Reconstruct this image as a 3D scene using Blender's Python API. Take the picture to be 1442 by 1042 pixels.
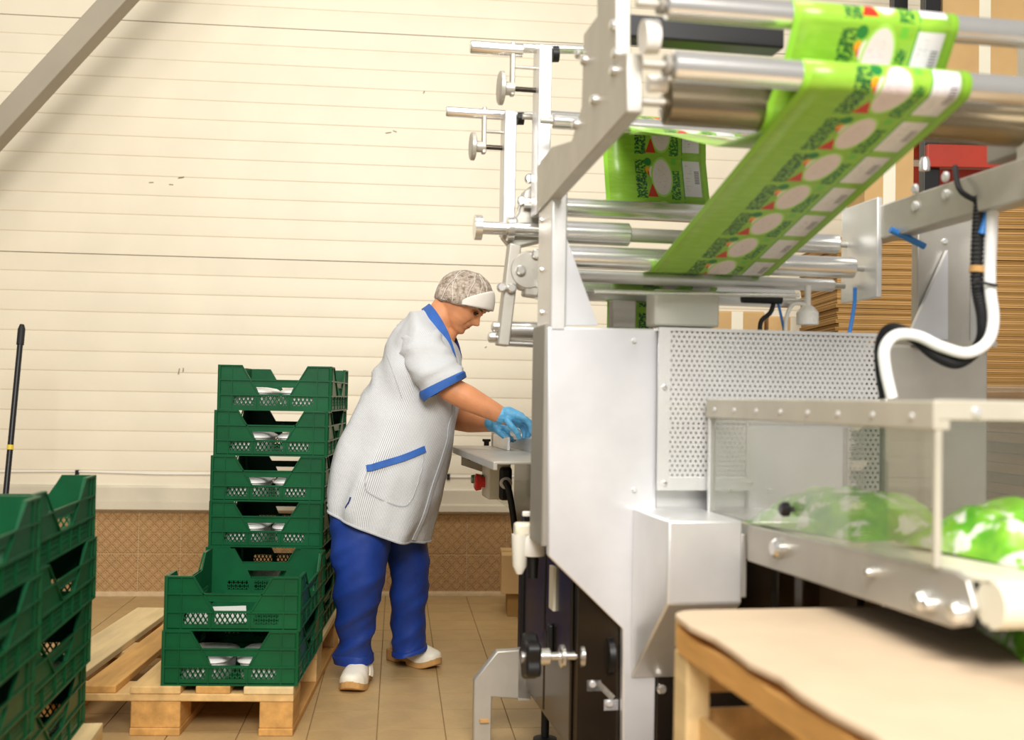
import bpy, bmesh, math, random
import numpy as np
from mathutils import Vector, Matrix, noise, Quaternion
random.seed(7)
for o in list(bpy.data.objects): bpy.data.objects.remove(o)
scene = bpy.context.scene
COL = scene.collection
PI = math.pi
R = math.radians

# ------------------------------------------------------------------ camera
W, H, F = 1442.0, 1042.0, 1550.0
CAM = Vector((0, 0, 1.0))
PITCH, ROLL = 0.02645, 0.0175
FW = Vector((0, math.cos(PITCH), math.sin(PITCH)))
U0 = Vector((0, -math.sin(PITCH), math.cos(PITCH)))
R0 = Vector((1, 0, 0))
RT = R0 * math.cos(ROLL) + U0 * math.sin(ROLL)
UP = U0 * math.cos(ROLL) - R0 * math.sin(ROLL)
cd = bpy.data.cameras.new('camera'); cam = bpy.data.objects.new('camera', cd); COL.objects.link(cam)
cd.sensor_width = 36.0; cd.lens = F * 36.0 / W; cd.clip_start = 0.02; cd.clip_end = 60
m3 = Matrix((RT, UP, -FW)).transposed()
cam.matrix_world = Matrix.Translation(CAM) @ m3.to_4x4()
cd.dof.use_dof = True; cd.dof.focus_distance = 3.9; cd.dof.aperture_fstop = 2.4
scene.camera = cam

# ------------------------------------------------------------------ world, lights, exposure
wd = bpy.data.worlds.new('world'); scene.world = wd; wd.use_nodes = True
bg = wd.node_tree.nodes['Background']; bg.inputs[0].default_value = (1.0, 0.96, 0.90, 1); bg.inputs[1].default_value = 0.34
def area(name, loc, target, size, sy, power, col=(1, .94, .84)):
    l = bpy.data.lights.new(name, 'AREA'); l.shape = 'RECTANGLE'; l.size = size; l.size_y = sy; l.energy = power; l.color = col
    o = bpy.data.objects.new(name, l); COL.objects.link(o); o.location = loc
    o.rotation_euler = (Vector(target) - Vector(loc)).to_track_quat('-Z', 'Y').to_euler(); return o
area('bounce_fill_near', (0.2, -1.6, 3.4), (0.1, 3.6, 1.0), 2.6, 1.6, 275, (1, .965, .91))  # added soft fill above and behind the camera, standing in for bounced flash
area('ceiling_lamp_middle', (-0.4, 1.9, 4.6), (-0.2, 3.8, 0.6), 2.0, 0.8, 62, (1, .955, .88))
scene.view_settings.view_transform = 'Standard'; scene.view_settings.look = 'None'
scene.view_settings.exposure = 0.25; scene.view_settings.gamma = 1.0
scene.view_settings.use_curve_mapping = False

# ------------------------------------------------------------------ pixel helpers (photograph pixel + a known distance -> point in the place)
def ray(px, py): return (FW + RT * ((px - W / 2) / F) - UP * ((py - H / 2) / F))
def P(px, py, Y):
    d = ray(px, py); t = Y / d.y; return CAM + d * t
def PZ(px, py, z):
    d = ray(px, py); t = (z - CAM.z) / d.z; return CAM + d * t
MA = R(10)                                              # machine's turn about the vertical
mU = Vector((math.cos(MA), math.sin(MA), 0)); mV = Vector((-math.sin(MA), math.cos(MA), 0))
MO = P(770, 600, 2.6); MO.z = 0
def loc3(p): q = p - MO; return Vector((q.dot(mU), q.dot(mV), p.z))
def my(px, py, ly):                                     # on the machine plane y = ly
    d = ray(px, py); t = (ly - (CAM - MO).dot(mV)) / d.dot(mV); return loc3(CAM + d * t)
def mx(px, py, lx):                                     # on the machine plane x = lx
    d = ray(px, py); t = (lx - (CAM - MO).dot(mU)) / d.dot(mU); return loc3(CAM + d * t)
def mz(px, py, z): return loc3(PZ(px, py, z))

# ------------------------------------------------------------------ materials
def lin(c):
    if isinstance(c, str): c = tuple(int(c[i:i + 2], 16) / 255 for i in (1, 3, 5))
    return tuple(x / 12.92 if x <= .04045 else ((x + .055) / 1.055) ** 2.4 for x in c) + (1,)
class NT:
    def __init__(s, name):
        s.m = bpy.data.materials.new(name); s.m.use_nodes = True; s.t = s.m.node_tree
        s.b = s.t.nodes['Principled BSDF']
    def n(s, typ, **kw):
        nd = s.t.nodes.new(typ)
        for k, v in kw.items(): setattr(nd, k, v)
        return nd
    def l(s, a, b): s.t.links.new(a, b)
    def set(s, nd, key, v):
        if hasattr(v, 'is_output') or isinstance(v, bpy.types.NodeSocket): s.l(v, nd.inputs[key])
        else: nd.inputs[key].default_value = v
    def M(s, op, a, b=None, c=None):
        nd = s.n('ShaderNodeMath', operation=op); s.set(nd, 0, a)
        if b is not None: s.set(nd, 1, b)
        if c is not None: s.set(nd, 2, c)
        return nd.outputs[0]
    def mix(s, f, a, b):
        nd = s.n('ShaderNodeMix', data_type='RGBA'); s.set(nd, 0, f); s.set(nd, 6, a); s.set(nd, 7, b); return nd.outputs[2]
    def coord(s, which='Object'): return s.n('ShaderNodeTexCoord').outputs[which]
    def mapping(s, v, scale=(1, 1, 1), rot=(0, 0, 0)):
        nd = s.n('ShaderNodeMapping'); s.l(v, nd.inputs[0]); nd.inputs[3].default_value = scale; nd.inputs[2].default_value = rot; return nd.outputs[0]
    def noise(s, v, scale, detail=3, rough=.55):
        nd = s.n('ShaderNodeTexNoise'); s.l(v, nd.inputs['Vector']); nd.inputs['Scale'].default_value = scale; nd.inputs['Detail'].default_value = detail; nd.inputs['Roughness'].default_value = rough
        return nd.outputs[0]
    def ramp(s, f, stops):
        nd = s.n('ShaderNodeValToRGB'); s.l(f, nd.inputs[0]); e = nd.color_ramp.elements
        while len(e) < len(stops): e.new(.5)
        for i, (p, c) in enumerate(stops): e[i].position = p; e[i].color = lin(c) if not (isinstance(c, tuple) and len(c) == 4) else c
        return nd.outputs[0]
    def bump(s, h, strength, dist=.01):
        nd = s.n('ShaderNodeBump'); s.l(h, nd.inputs['Height']); nd.inputs['Strength'].default_value = strength; nd.inputs['Distance'].default_value = dist
        s.l(nd.outputs[0], s.b.inputs['Normal'])
    def col(s, c): s.set(s.b, 'Base Color', c)
def pm(name, color, rough=.5, metal=0.0, var=0.08, nscale=6, bump=0.0, bscale=60, spec=.5, stretch=(1, 1, 1), coat=0):
    t = NT(name); t.b.inputs['Roughness'].default_value = rough; t.b.inputs['Metallic'].default_value = metal
    t.b.inputs['Specular IOR Level'].default_value = spec; t.b.inputs['Coat Weight'].default_value = coat
    c = lin(color); v = t.mapping(t.coord(), stretch); n = t.noise(v, nscale, 4)
    lo = tuple(x * (1 - var * 1.6) for x in c[:3]) + (1,); hi = tuple(min(1, x * (1 + var)) for x in c[:3]) + (1,)
    t.col(t.ramp(n, [(.3, lo), (.7, hi)]))
    if bump: t.bump(t.noise(v, bscale, 3), bump, .004)
    return t.m
MT = {}
MT['panel'] = pm('wall_panel_paint', '#ede3cb', .45, 0, .03, 3, .05, 300)
MT['joint'] = pm('wall_joint', '#6b5a3c', .8)
MT['flash'] = pm('flashing_metal', '#d9cfb8', .35, .2, .06, 5)
MT['steel'] = pm('brushed_steel', '#e4e4e4', .34, .55, .05, 5, .06, 90)
MT['steel_soft'] = pm('satin_steel_panel', '#e2e3e7', .36, .5, .07, 4, .05, 60)
MT['steel_dark'] = pm('dark_base_steel', '#4b453e', .22, .9, .2, 3, .05, 40)
MT['chrome'] = pm('polished_roller', '#ecebe8', .24, .9, .03, 8)
MT['alu'] = pm('cast_aluminium', '#bdb9b0', .4, .5, .06, 10, .05, 80)
MT['grey_paint'] = pm('grey_paint', '#8f8a80', .5, .1, .05, 6)
MT['brace'] = pm('brace_grey_paint', '#a59c8a', .55, .0, .04, 4)
MT['black'] = pm('black_plastic', '#101012', .4, 0, .1)
MT['black_r'] = pm('black_rubber', '#17171a', .6, 0, .1)
MT['white_p'] = pm('white_plastic', '#ece9e2', .4, 0, .03)
MT['cream_p'] = pm('cream_plastic', '#e6e0cb', .45, 0, .03)
MT['red_p'] = pm('red_button', '#d8342a', .35, 0, .03)
MT['green_p'] = pm('green_button', '#1f7a55', .35, 0, .03)
MT['blue_p'] = pm('blue_hose', '#2f7fd0', .35, 0, .03)
MT['crate'] = pm('crate_green', '#07512d', .38, 0, .14, 9, .05, 120, .3)
MT['wood'] = pm('pallet_wood', '#d8b277', .75, 0, .16, 5, .15, 40, .3, (4, .5, 4))
MT['wood2'] = pm('pallet_wood_orange', '#cf9d5a', .75, 0, .18, 6, .15, 40, .3, (4, .5, 4))
MT['wood3'] = pm('pallet_wood_pale', '#dfc491', .75, 0, .12, 5, .15, 40, .3, (4, .5, 4))
MT['ply'] = pm('plywood_top', '#d6bfa2', .6, 0, .07, 4, .05, 40, .3)
MT['card'] = pm('cardboard', '#b38c58', .85, 0, .08, 5, .05, 80, .2)
MT['card2'] = pm('cardboard_dark', '#9a7642', .85, 0, .1, 6, .05, 80, .2)
MT['carton'] = pm('carton_tan', '#c8a572', .85, 0, .06, 5, .03, 80, .2)
MT['rack'] = pm('rack_red_paint', '#a8321c', .5, 0, .08)
MT['tray'] = pm('white_tray', '#f6f5f2', .3, 0, .03)
MT['produce'] = pm('white_produce', '#f4efe6', .4, 0, .04, 30)
MT['skin'] = pm('skin', '#dd976a', .5, 0, .08, 18, .03, 200, .35)
MT['glove'] = pm('blue_nitrile', '#63b4e4', .42, 0, .10, 30, .3, 90)
MT['blue_trim'] = pm('coat_blue_trim', '#2c5fae', .7, 0, .08, 30)
MT['navy'] = pm('navy_trim', '#1b2c6b', .75, 0, .08, 30)
MT['trousers'] = pm('blue_trousers', '#16398c', .6, 0, .12, 12, .12, 60, .4)
MT['clog'] = pm('cream_clog', '#efe8d6', .45, 0, .04, 12)
MT['sole'] = pm('tan_sole', '#c79a5e', .7, 0, .1, 30)
MT['hair'] = pm('grey_brown_hair', '#77604b', .7, 0, .25, 60)
MT['dark'] = pm('eye_dark', '#1d120c', .3, 0, .05)
MT['brow'] = pm('brow_brown', '#6b4630', .7, 0, .05)
MT['lip'] = pm('lip', '#b5644c', .45, 0, .05)
MT['visor'] = pm('cap_white_band', '#ece6dd', .8, 0, .03, 20)
MT['belt'] = pm('conveyor_belt', '#e9e4cf', .45, 0, .03, 6)
MT['cable_w'] = pm('white_hose', '#f2f2f2', .3, 0, .02)
MT['red_tape'] = pm('yellow_sticker', '#e6c93a', .5)
MT['grout'] = pm('grout', '#96784e', .85, 0, .08, 20)
MT['wgrout'] = pm('wall_grout', '#cdb086', .85, 0, .08, 20)
MT['seam'] = pm('coat_seam', '#b4b6b9', .8, 0, .06, 40)
MT['r3'] = pm('reflection_toned_roller', '#8d8069', .25, .85, .1, 6)  # steel roller with the dark reflection put into its base colour
MT['rail'] = pm('guard_rail_plastic', '#b9b4a4', .4, 0, .06, 8)

def tile_mat(name, base, emboss):
    t = NT(name); t.b.inputs['Roughness'].default_value = .42
    n = t.noise(t.coord(), 9, 4); n2 = t.noise(t.coord(), 60, 2)
    c = lin(base); mk = lambda k: tuple(x * k for x in c[:3]) + (1,)
    t.col(t.mix(.25, t.ramp(n, [(.3, mk(.86)), (.7, mk(1.1))]), t.ramp(n2, [(.3, mk(.8)), (.7, mk(1.12))])))
    if emboss:
        sp = t.n('ShaderNodeSeparateXYZ'); t.l(t.coord(), sp.inputs[0]); k = 1 / .0507
        a = t.M('ADD', sp.outputs[0], sp.outputs[2]); b = t.M('SUBTRACT', sp.outputs[0], sp.outputs[2])
        def tri(v, kk): return t.M('ABSOLUTE', t.M('SUBTRACT', t.M('FRACT', t.M('MULTIPLY', v, kk)), .5))
        A = tri(a, k); B = tri(b, k); A2 = tri(a, 2 * k); B2 = tri(b, 2 * k)
        def ridge(m, w_): return t.M('MAXIMUM', t.M('SUBTRACT', 1.0, t.M('DIVIDE', m, w_)), 0.0)
        hgt = t.M('ADD', ridge(t.M('MINIMUM', A, B), .12), t.M('MULTIPLY', ridge(t.M('MINIMUM', A2, B2), .2), .5))
        t.bump(hgt, 1.0, .004)
        src = t.b.inputs['Base Color'].links[0].from_socket
        t.col(t.mix(t.M('MINIMUM', t.M('MULTIPLY', hgt, .35), .35), src, mk(1.5)))
    return t.m
MT['wtile'] = tile_mat('embossed_wall_tile', '#b68f5f', True)
MT['ftile'] = tile_mat('floor_tile', '#ba9b6a', False)

def coat_mat():
    t = NT('striped_coat_cloth'); t.b.inputs['Roughness'].default_value = .8; t.b.inputs['Specular IOR Level'].default_value = .2
    uv = t.n('ShaderNodeUVMap').outputs[0]; sp = t.n('ShaderNodeSeparateXYZ'); t.l(uv, sp.inputs[0])
    s = t.M('GREATER_THAN', t.M('FRACT', t.M('MULTIPLY', sp.outputs[0], 250)), .55)
    t.col(t.mix(s, lin('#dcdddd'), lin('#a5a9af'))); t.bump(t.noise(t.coord(), 14, 4), .35, .012); return t.m
MT['coat'] = coat_mat()
def net_mat():
    t = NT('hair_net_mesh'); t.b.inputs['Roughness'].default_value = .75
    c = t.coord(); n = t.noise(c, 75, 6, .75); n2 = t.noise(t.mapping(c, (1, 1, 1), (.5, .3, 0)), 22, 3)
    t.col(t.mix(t.ramp(n2, [(.35, '#000000'), (.65, '#ffffff')]), t.ramp(n, [(.36, '#8a7563'), (.60, '#d8ccbe')]), t.ramp(n, [(.36, '#6b5544'), (.62, '#c8baa9')])))
    t.bump(n, .6, .006); return t.m
MT['net'] = net_mat()
def film_mat():
    t = NT('printed_green_film'); t.b.inputs['Roughness'].default_value = .3
    uv = t.n('ShaderNodeUVMap').outputs[0]; sp = t.n('ShaderNodeSeparateXYZ'); t.l(uv, sp.inputs[0])
    u = sp.outputs[0]; v = t.M('FRACT', sp.outputs[1])
    def ell(cu, cv, ru, rv):
        a = t.M('POWER', t.M('DIVIDE', t.M('SUBTRACT', u, cu), ru), 2.0); b = t.M('POWER', t.M('DIVIDE', t.M('SUBTRACT', v, cv), rv), 2.0)
        return t.M('LESS_THAN', t.M('ADD', a, b), 1)
    def rect(u0, u1, v0, v1):
        a = t.M('MULTIPLY', t.M('GREATER_THAN', u, u0), t.M('LESS_THAN', u, u1)); b = t.M('MULTIPLY', t.M('GREATER_THAN', v, v0), t.M('LESS_THAN', v, v1))
        return t.M('MULTIPLY', a, b)
    gn = t.noise(t.mapping(uv, (3, 6, 1)), 2, 2)
    c = t.ramp(gn, [(.3, '#86b934'), (.7, '#97c742')])
    lett = t.M('GREATER_THAN', t.noise(t.mapping(uv, (24, 16, 1)), 1.6, 2), .47)
    def over(mask, color):
        nonlocal c
        c = t.mix(mask, c, lin(color) if isinstance(color, str) else color)
    over(rect(.955, 2, -1, 2), '#9ad43c'); over(rect(-1, .04, -1, 2), '#98d640')
    over(t.M('MULTIPLY', rect(.30, .405, .08, .96), lett), '#155a30')
    over(t.M('MULTIPLY', rect(.30, .36, .55, .75), lett), '#0f4a30')
    over(t.M('MULTIPLY', rect(.635, .725, .3, .97), lett), '#22702c')
    over(rect(.655, .70, .02, .16), '#6cbf3c')
    over(ell(.425, .12, .035, .09), '#1f7a36'); over(ell(.42, .30, .024, .07), '#f0a020'); over(ell(.445, .38, .03, .06), '#d2402a')
    over(ell(.468, .36, .035, .15), '#ece6e2'); over(ell(.555, .46, .105, .46), '#a8da62'); over(ell(.555, .46, .09, .41), '#e6d8dc')
    tx = t.M('GREATER_THAN', t.noise(t.mapping(uv, (18, 40, 1)), 1.5, 1), .58)
    over(t.M('MULTIPLY', ell(.55, .44, .06, .27), tx), '#d6c4cc')
    tri = t.M('MULTIPLY', t.M('LESS_THAN', t.M('ABSOLUTE', t.M('SUBTRACT', u, .455)), t.M('MULTIPLY', t.M('SUBTRACT', v, .6), .16)), rect(.38, .53, .62, .92))
    over(tri, '#c8301c')
    over(rect(.755, .765, .0, .95), '#3f9a48'); over(rect(.765, .93, .06, .88), '#e8e4ea')
    bars = t.M('GREATER_THAN', t.M('FRACT', t.M('MULTIPLY', v, 26)), .5)
    over(t.M('MULTIPLY', rect(.872, .918, .28, .58), bars), '#55555e')
    ltx = t.M('GREATER_THAN', t.M('FRACT', t.M('MULTIPLY', v, 17)), .6)
    over(t.M('MULTIPLY', rect(.785, .85, .15, .8), t.M('MULTIPLY', ltx, tx)), '#b8b4bc')
    t.col(c); return t.m
MT['film'] = film_mat()
def bag_mat():
    t = NT('salad_bag_film'); t.b.inputs['Roughness'].default_value = .28
    n = t.noise(t.coord(), 9, 3); n2 = t.noise(t.coord(), 22, 2)
    t.col(t.mix(t.ramp(n2, [(.55, '#000000'), (.62, '#ffffff')]), t.ramp(n, [(.35, '#5aa82c'), (.5, '#8fd03c'), (.68, '#cfe8a8')]), lin('#e9efe0')))
    t.bump(n2, .5, .02); return t.m
MT['bag'] = bag_mat()
def clear_mat(name, tint, alpha, rough=.03):
    t = NT(name); tr = t.n('ShaderNodeBsdfTransparent'); tr.inputs[0].default_value = lin(tint)
    gl = t.n('ShaderNodeBsdfGlossy'); gl.inputs['Roughness'].default_value = rough; df = t.n('ShaderNodeBsdfDiffuse'); df.inputs[0].default_value = lin('#f4f2e8')
    fr = t.n('ShaderNodeLayerWeight'); fr.inputs[0].default_value = .25
    m1 = t.n('ShaderNodeMixShader'); m1.inputs[0].default_value = alpha; t.l(tr.outputs[0], m1.inputs[1]); t.l(df.outputs[0], m1.inputs[2])
    m2 = t.n('ShaderNodeMixShader'); t.l(t.M('MULTIPLY', fr.outputs['Fresnel'], .45), m2.inputs[0]); t.l(m1.outputs[0], m2.inputs[1]); t.l(gl.outputs[0], m2.inputs[2])
    out = t.t.nodes['Material Output']; t.l(m2.outputs[0], out.inputs[0]); return t.m
MT['clear'] = clear_mat('clear_guard_sheet', '#fbfbf8', .06)
MT['frost'] = clear_mat('translucent_plastic', '#f2f0e2', .78, .25)
MT['wrap'] = clear_mat('stretch_wrap', '#f4f0e6', .12, .12)

# ------------------------------------------------------------------ mesh building
class MB:
    def __init__(s): s.v = []; s.f = []; s.uv = {}
    def add(s, vs, fs):
        b = len(s.v); s.v += [tuple(x) for x in vs]; s.f += [tuple(b + i for i in f) for f in fs]; return s
    def hexa(s, a, b):                                  # a: 4 points, b: 4 matching points
        return s.add(list(a) + list(b), [(3, 2, 1, 0), (4, 5, 6, 7), (0, 1, 5, 4), (1, 2, 6, 5), (2, 3, 7, 6), (3, 0, 4, 7)])
    def box(s, lo, hi):
        x0, y0, z0 = lo; x1, y1, z1 = hi
        return s.hexa([(x0, y0, z0), (x1, y0, z0), (x1, y1, z0), (x0, y1, z0)], [(x0, y0, z1), (x1, y0, z1), (x1, y1, z1), (x0, y1, z1)])
    def obox(s, c, ax, ay, az):                         # half vectors
        c, ax, ay, az = map(Vector, (c, ax, ay, az))
        return s.hexa([c - ax - ay - az, c + ax - ay - az, c + ax + ay - az, c - ax + ay - az], [c - ax - ay + az, c + ax - ay + az, c + ax + ay + az, c - ax + ay + az])
    def bar(s, p0, p1, w, d=None, side=(0, 0, 1)):
        p0, p1 = Vector(p0), Vector(p1); t = (p1 - p0); a = t.cross(Vector(side)).normalized(); b = a.cross(t).normalized()
        return s.obox((p0 + p1) / 2, a * w / 2, b * (d or w) / 2, t / 2)
    def cyl(s, p0, p1, r0, r1=None, n=20):
        p0, p1 = Vector(p0), Vector(p1); r1 = r0 if r1 is None else r1
        t = (p1 - p0).normalized(); a = t.orthogonal().normalized(); b = t.cross(a); k = len(s.v)
        for p, r in ((p0, r0), (p1, r1)):
            for i in range(n):
                q = p + (a * math.cos(2 * PI * i / n) + b * math.sin(2 * PI * i / n)) * r; s.v.append(tuple(q))
        for i in range(n): s.f.append((k + i, k + (i + 1) % n, k + n + (i + 1) % n, k + n + i))
        s.f.append(tuple(k + i for i in reversed(range(n)))); s.f.append(tuple(k + n + i for i in range(n))); return s
    def lathe(s, p, axis, prof, n=24):                  # prof: (distance along axis, radius)
        p = Vector(p); t = Vector(axis).normalized(); a = t.orthogonal().normalized(); b = t.cross(a); k = len(s.v); m = len(prof)
        for d, r in prof:
            for i in range(n): s.v.append(tuple(p + t * d + (a * math.cos(2 * PI * i / n) + b * math.sin(2 * PI * i / n)) * r))
        for j in range(m - 1):
            for i in range(n): s.f.append((k + j * n + i, k + j * n + (i + 1) % n, k + (j + 1) * n + (i + 1) % n, k + (j + 1) * n + i))
        s.f.append(tuple(k + i for i in reversed(range(n)))); s.f.append(tuple(k + (m - 1) * n + i for i in range(n))); return s
    def tube(s, pts, r, n=12, cap=True):
        pts = [Vector(p) for p in pts]; rr = r if isinstance(r, (list, tuple)) else [r] * len(pts); k = len(s.v); a = None
        for i, p in enumerate(pts):
            t = (pts[min(i + 1, len(pts) - 1)] - pts[max(i - 1, 0)]).normalized()
            a = t.orthogonal().normalized() if a is None else (a - t * a.dot(t)).normalized()
            b = t.cross(a)
            for j in range(n): s.v.append(tuple(p + (a * math.cos(2 * PI * j / n) + b * math.sin(2 * PI * j / n)) * rr[i]))
        for i in range(len(pts) - 1):
            for j in range(n): s.f.append((k + i * n + j, k + i * n + (j + 1) % n, k + (i + 1) * n + (j + 1) % n, k + (i + 1) * n + j))
        if cap: s.f.append(tuple(k + j for j in reversed(range(n)))); s.f.append(tuple(k + (len(pts) - 1) * n + j for j in range(n)))
        return s
    def prism(s, pts, off):                             # planar polygon (3-D points) pushed along off
        off = Vector(off); n = len(pts); pts = [Vector(p) for p in pts]
        vs = pts + [p + off for p in pts]
        return s.add(vs, [tuple(reversed(range(n))), tuple(range(n, 2 * n))] + [(i, (i + 1) % n, n + (i + 1) % n, n + i) for i in range(n)])
    def ball(s, c, rx, ry=None, rz=None, n=16, m=10, frame=None):
        ry = rx if ry is None else ry; rz = rx if rz is None else rz; c = Vector(c); k = len(s.v)
        fr = frame or (Vector((1, 0, 0)), Vector((0, 1, 0)), Vector((0, 0, 1)))
        for j in range(1, m):
            ph = PI * j / m
            for i in range(n):
                th = 2 * PI * i / n
                s.v.append(tuple(c + fr[0] * rx * math.sin(ph) * math.cos(th) + fr[1] * ry * math.sin(ph) * math.sin(th) + fr[2] * rz * math.cos(ph)))
        top = len(s.v); s.v.append(tuple(c + fr[2] * rz)); bot = len(s.v); s.v.append(tuple(c - fr[2] * rz))
        for j in range(m - 2):
            for i in range(n): s.f.append((k + j * n + i, k + (j + 1) * n + i, k + (j + 1) * n + (i + 1) % n, k + j * n + (i + 1) % n))
        for i in range(n):
            s.f.append((top, k + i, k + (i + 1) % n)); s.f.append((bot, k + (m - 2) * n + (i + 1) % n, k + (m - 2) * n + i))
        return s
    def mesh(s, name, mat=None, smooth=35):
        me = bpy.data.meshes.new(name); me.from_pydata(s.v, [], s.f); me.validate(); me.update()
        bm = bmesh.new(); bm.from_mesh(me); bmesh.ops.recalc_face_normals(bm, faces=bm.faces); bm.to_mesh(me); bm.free()
        if mat: me.materials.append(MT[mat] if isinstance(mat, str) else mat)
        if smooth:
            me.polygons.foreach_set('use_smooth', [True] * len(me.polygons)); me.set_sharp_from_angle(angle=R(smooth))
        return me
    def build(s, name, mat, parent=None, smooth=35, bevel=0):
        o = bpy.data.objects.new(name, s.mesh(name, mat, smooth)); COL.objects.link(o); o.parent = parent
        if bevel:
            b = o.modifiers.new('bevel', 'BEVEL'); b.width = bevel; b.segments = 2; b.limit_method = 'ANGLE'; b.angle_limit = R(40)
        return o
def inst(name, me, parent=None, loc=(0, 0, 0), rot=(0, 0, 0)):
    o = bpy.data.objects.new(name, me); COL.objects.link(o); o.parent = parent; o.location = loc; o.rotation_euler = rot; return o
def tag(o, label=None, cat=None, group=None, kind=None):
    for k, v in (('label', label), ('category', cat), ('group', group), ('kind', kind)):
        if v: o[k] = v
    return o
def empty(name, loc, rz=0, label=None, cat=None, group=None):
    o = bpy.data.objects.new(name, None); COL.objects.link(o); o.location = loc; o.rotation_euler = (0, 0, rz); o.empty_display_size = .1
    return tag(o, label, cat, group)
def catmull(pts, n):
    pts = np.array(pts, float); m = len(pts); out = []
    for k in range(n):
        x = k / (n - 1) * (m - 1); i = min(int(x), m - 2); f = x - i
        p0 = pts[max(i - 1, 0)]; p1 = pts[i]; p2 = pts[i + 1]; p3 = pts[min(i + 2, m - 1)]
        out.append(.5 * (2 * p1 + (p2 - p0) * f + (2 * p0 - 5 * p1 + 4 * p2 - p3) * f * f + (3 * p1 - p0 - 3 * p2 + p3) * f ** 3))
    return np.array(out)
def smoothpath(pts, n): return [Vector(p) for p in catmull([tuple(p) for p in pts], n)]
def loft(name, rings, mat, parent, cap=True, smooth=80, uvlen=1.0):
    n = len(rings[0]); m = len(rings); vs = [tuple(p) for r in rings for p in r]; fs = []; uvs = []
    for j in range(m - 1):
        for i in range(n):
            fs.append((j * n + i, j * n + (i + 1) % n, (j + 1) * n + (i + 1) % n, (j + 1) * n + i))
            uvs.append([(i / n, j / (m - 1) * uvlen), ((i + 1) / n, j / (m - 1) * uvlen), ((i + 1) / n, (j + 1) / (m - 1) * uvlen), (i / n, (j + 1) / (m - 1) * uvlen)])
    if cap:
        fs.append(tuple(reversed(range(n)))); uvs.append([(0, 0)] * n); fs.append(tuple((m - 1) * n + i for i in range(n))); uvs.append([(0, 0)] * n)
    me = bpy.data.meshes.new(name); me.from_pydata(vs, [], fs); ul = me.uv_layers.new(name='UVMap')
    ul.data.foreach_set('uv', [c for f in uvs for p in f for c in p]); me.materials.append(MT[mat])
    me.polygons.foreach_set('use_smooth', [True] * len(me.polygons)); me.update(); me.set_sharp_from_angle(angle=R(smooth))
    bm = bmesh.new(); bm.from_mesh(me); bmesh.ops.recalc_face_normals(bm, faces=bm.faces); bm.to_mesh(me); bm.free()
    o = bpy.data.objects.new(name, me); COL.objects.link(o); o.parent = parent; return o
def remeshed(name, mb, mat, parent, voxel, smooth_iter=3):
    o = mb.build(name, mat, None, 0); md = o.modifiers.new('r', 'REMESH'); md.mode = 'VOXEL'; md.voxel_size = voxel
    dg = bpy.context.evaluated_depsgraph_get(); me = bpy.data.meshes.new_from_object(o.evaluated_get(dg)); o.modifiers.clear()
    bm = bmesh.new(); bm.from_mesh(me)
    for _ in range(smooth_iter): bmesh.ops.smooth_vert(bm, verts=bm.verts, factor=.5, use_axis_x=True, use_axis_y=True, use_axis_z=True)
    bm.to_mesh(me); bm.free(); me.polygons.foreach_set('use_smooth', [True] * len(me.polygons))
    if not me.materials: me.materials.append(MT[mat])
    o.data = me; o.parent = parent; return o
def capsule(mb, p0, p1, r0, r1, n=16):
    p0, p1 = Vector(p0), Vector(p1); d = (p1 - p0).length; pr = []
    for i in range(6): a = PI / 2 * i / 5; pr.append((-r0 * math.cos(a), max(r0 * math.sin(a), .0004)))
    for i in range(6): a = PI / 2 * i / 5; pr.append((d + r1 * math.sin(a), max(r1 * math.cos(a), .0004)))
    mb.lathe(p0, p1 - p0, pr, n)

# ================================================================== the room
WA = R(5.9); wp0 = PZ(656, 838.5, 0)                   # back wall: a joint of its tiles meets the floor here
def wall_pt(x, y, z): return wp0 + Vector((math.cos(WA), math.sin(WA), 0)) * x + Vector((-math.sin(WA), math.cos(WA), 0)) * y + Vector((0, 0, z))
T = .2027
bk = MB().box((-5, .07, -.02), (5, .17, 4.9)).build('wall_back', 'joint', None, 0)
bk.location = wp0; bk.rotation_euler = (0, 0, WA); tag(bk, kind='structure')
def ribbed(z0, z1, pitch, name):
    zs = []; z = z1; prof = [(0.0, z1 - .002)]
    k = 1
    while z1 - k * pitch > z0 + .02:
        c = z1 - k * pitch
        prof += [(0.0, c + .009), (.003, c + .006), (.003, c + .002), (0.0, c - .010)]; k += 1
    prof += [(0.0, z0 + .002)]
    mb = MB(); n = len(prof)
    vs = [(-4.9, y, z) for y, z in prof] + [(4.9, y, z) for y, z in prof] + [(-4.9, .07, z1 - .002), (4.9, .07, z1 - .002), (4.9, .07, z0 + .002), (-4.9, .07, z0 + .002)]
    fs = [(i, i + 1, n + i + 1, n + i) for i in range(n - 1)] + [(2 * n, 2 * n + 1, n, 0), (n - 1, 2 * n - 1, 2 * n + 2, 2 * n + 3)]
    mb.add(vs, fs); return mb.build(name, 'panel', bk, 25)
zB, PHT = 1.681, 1.171
for z0, z1 in ((.53, zB), (zB, zB + PHT), (zB + PHT, zB + 2 * PHT), (zB + 2 * PHT, 4.85)): ribbed(z0, z1, PHT / 12, 'wall_panel')
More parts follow.
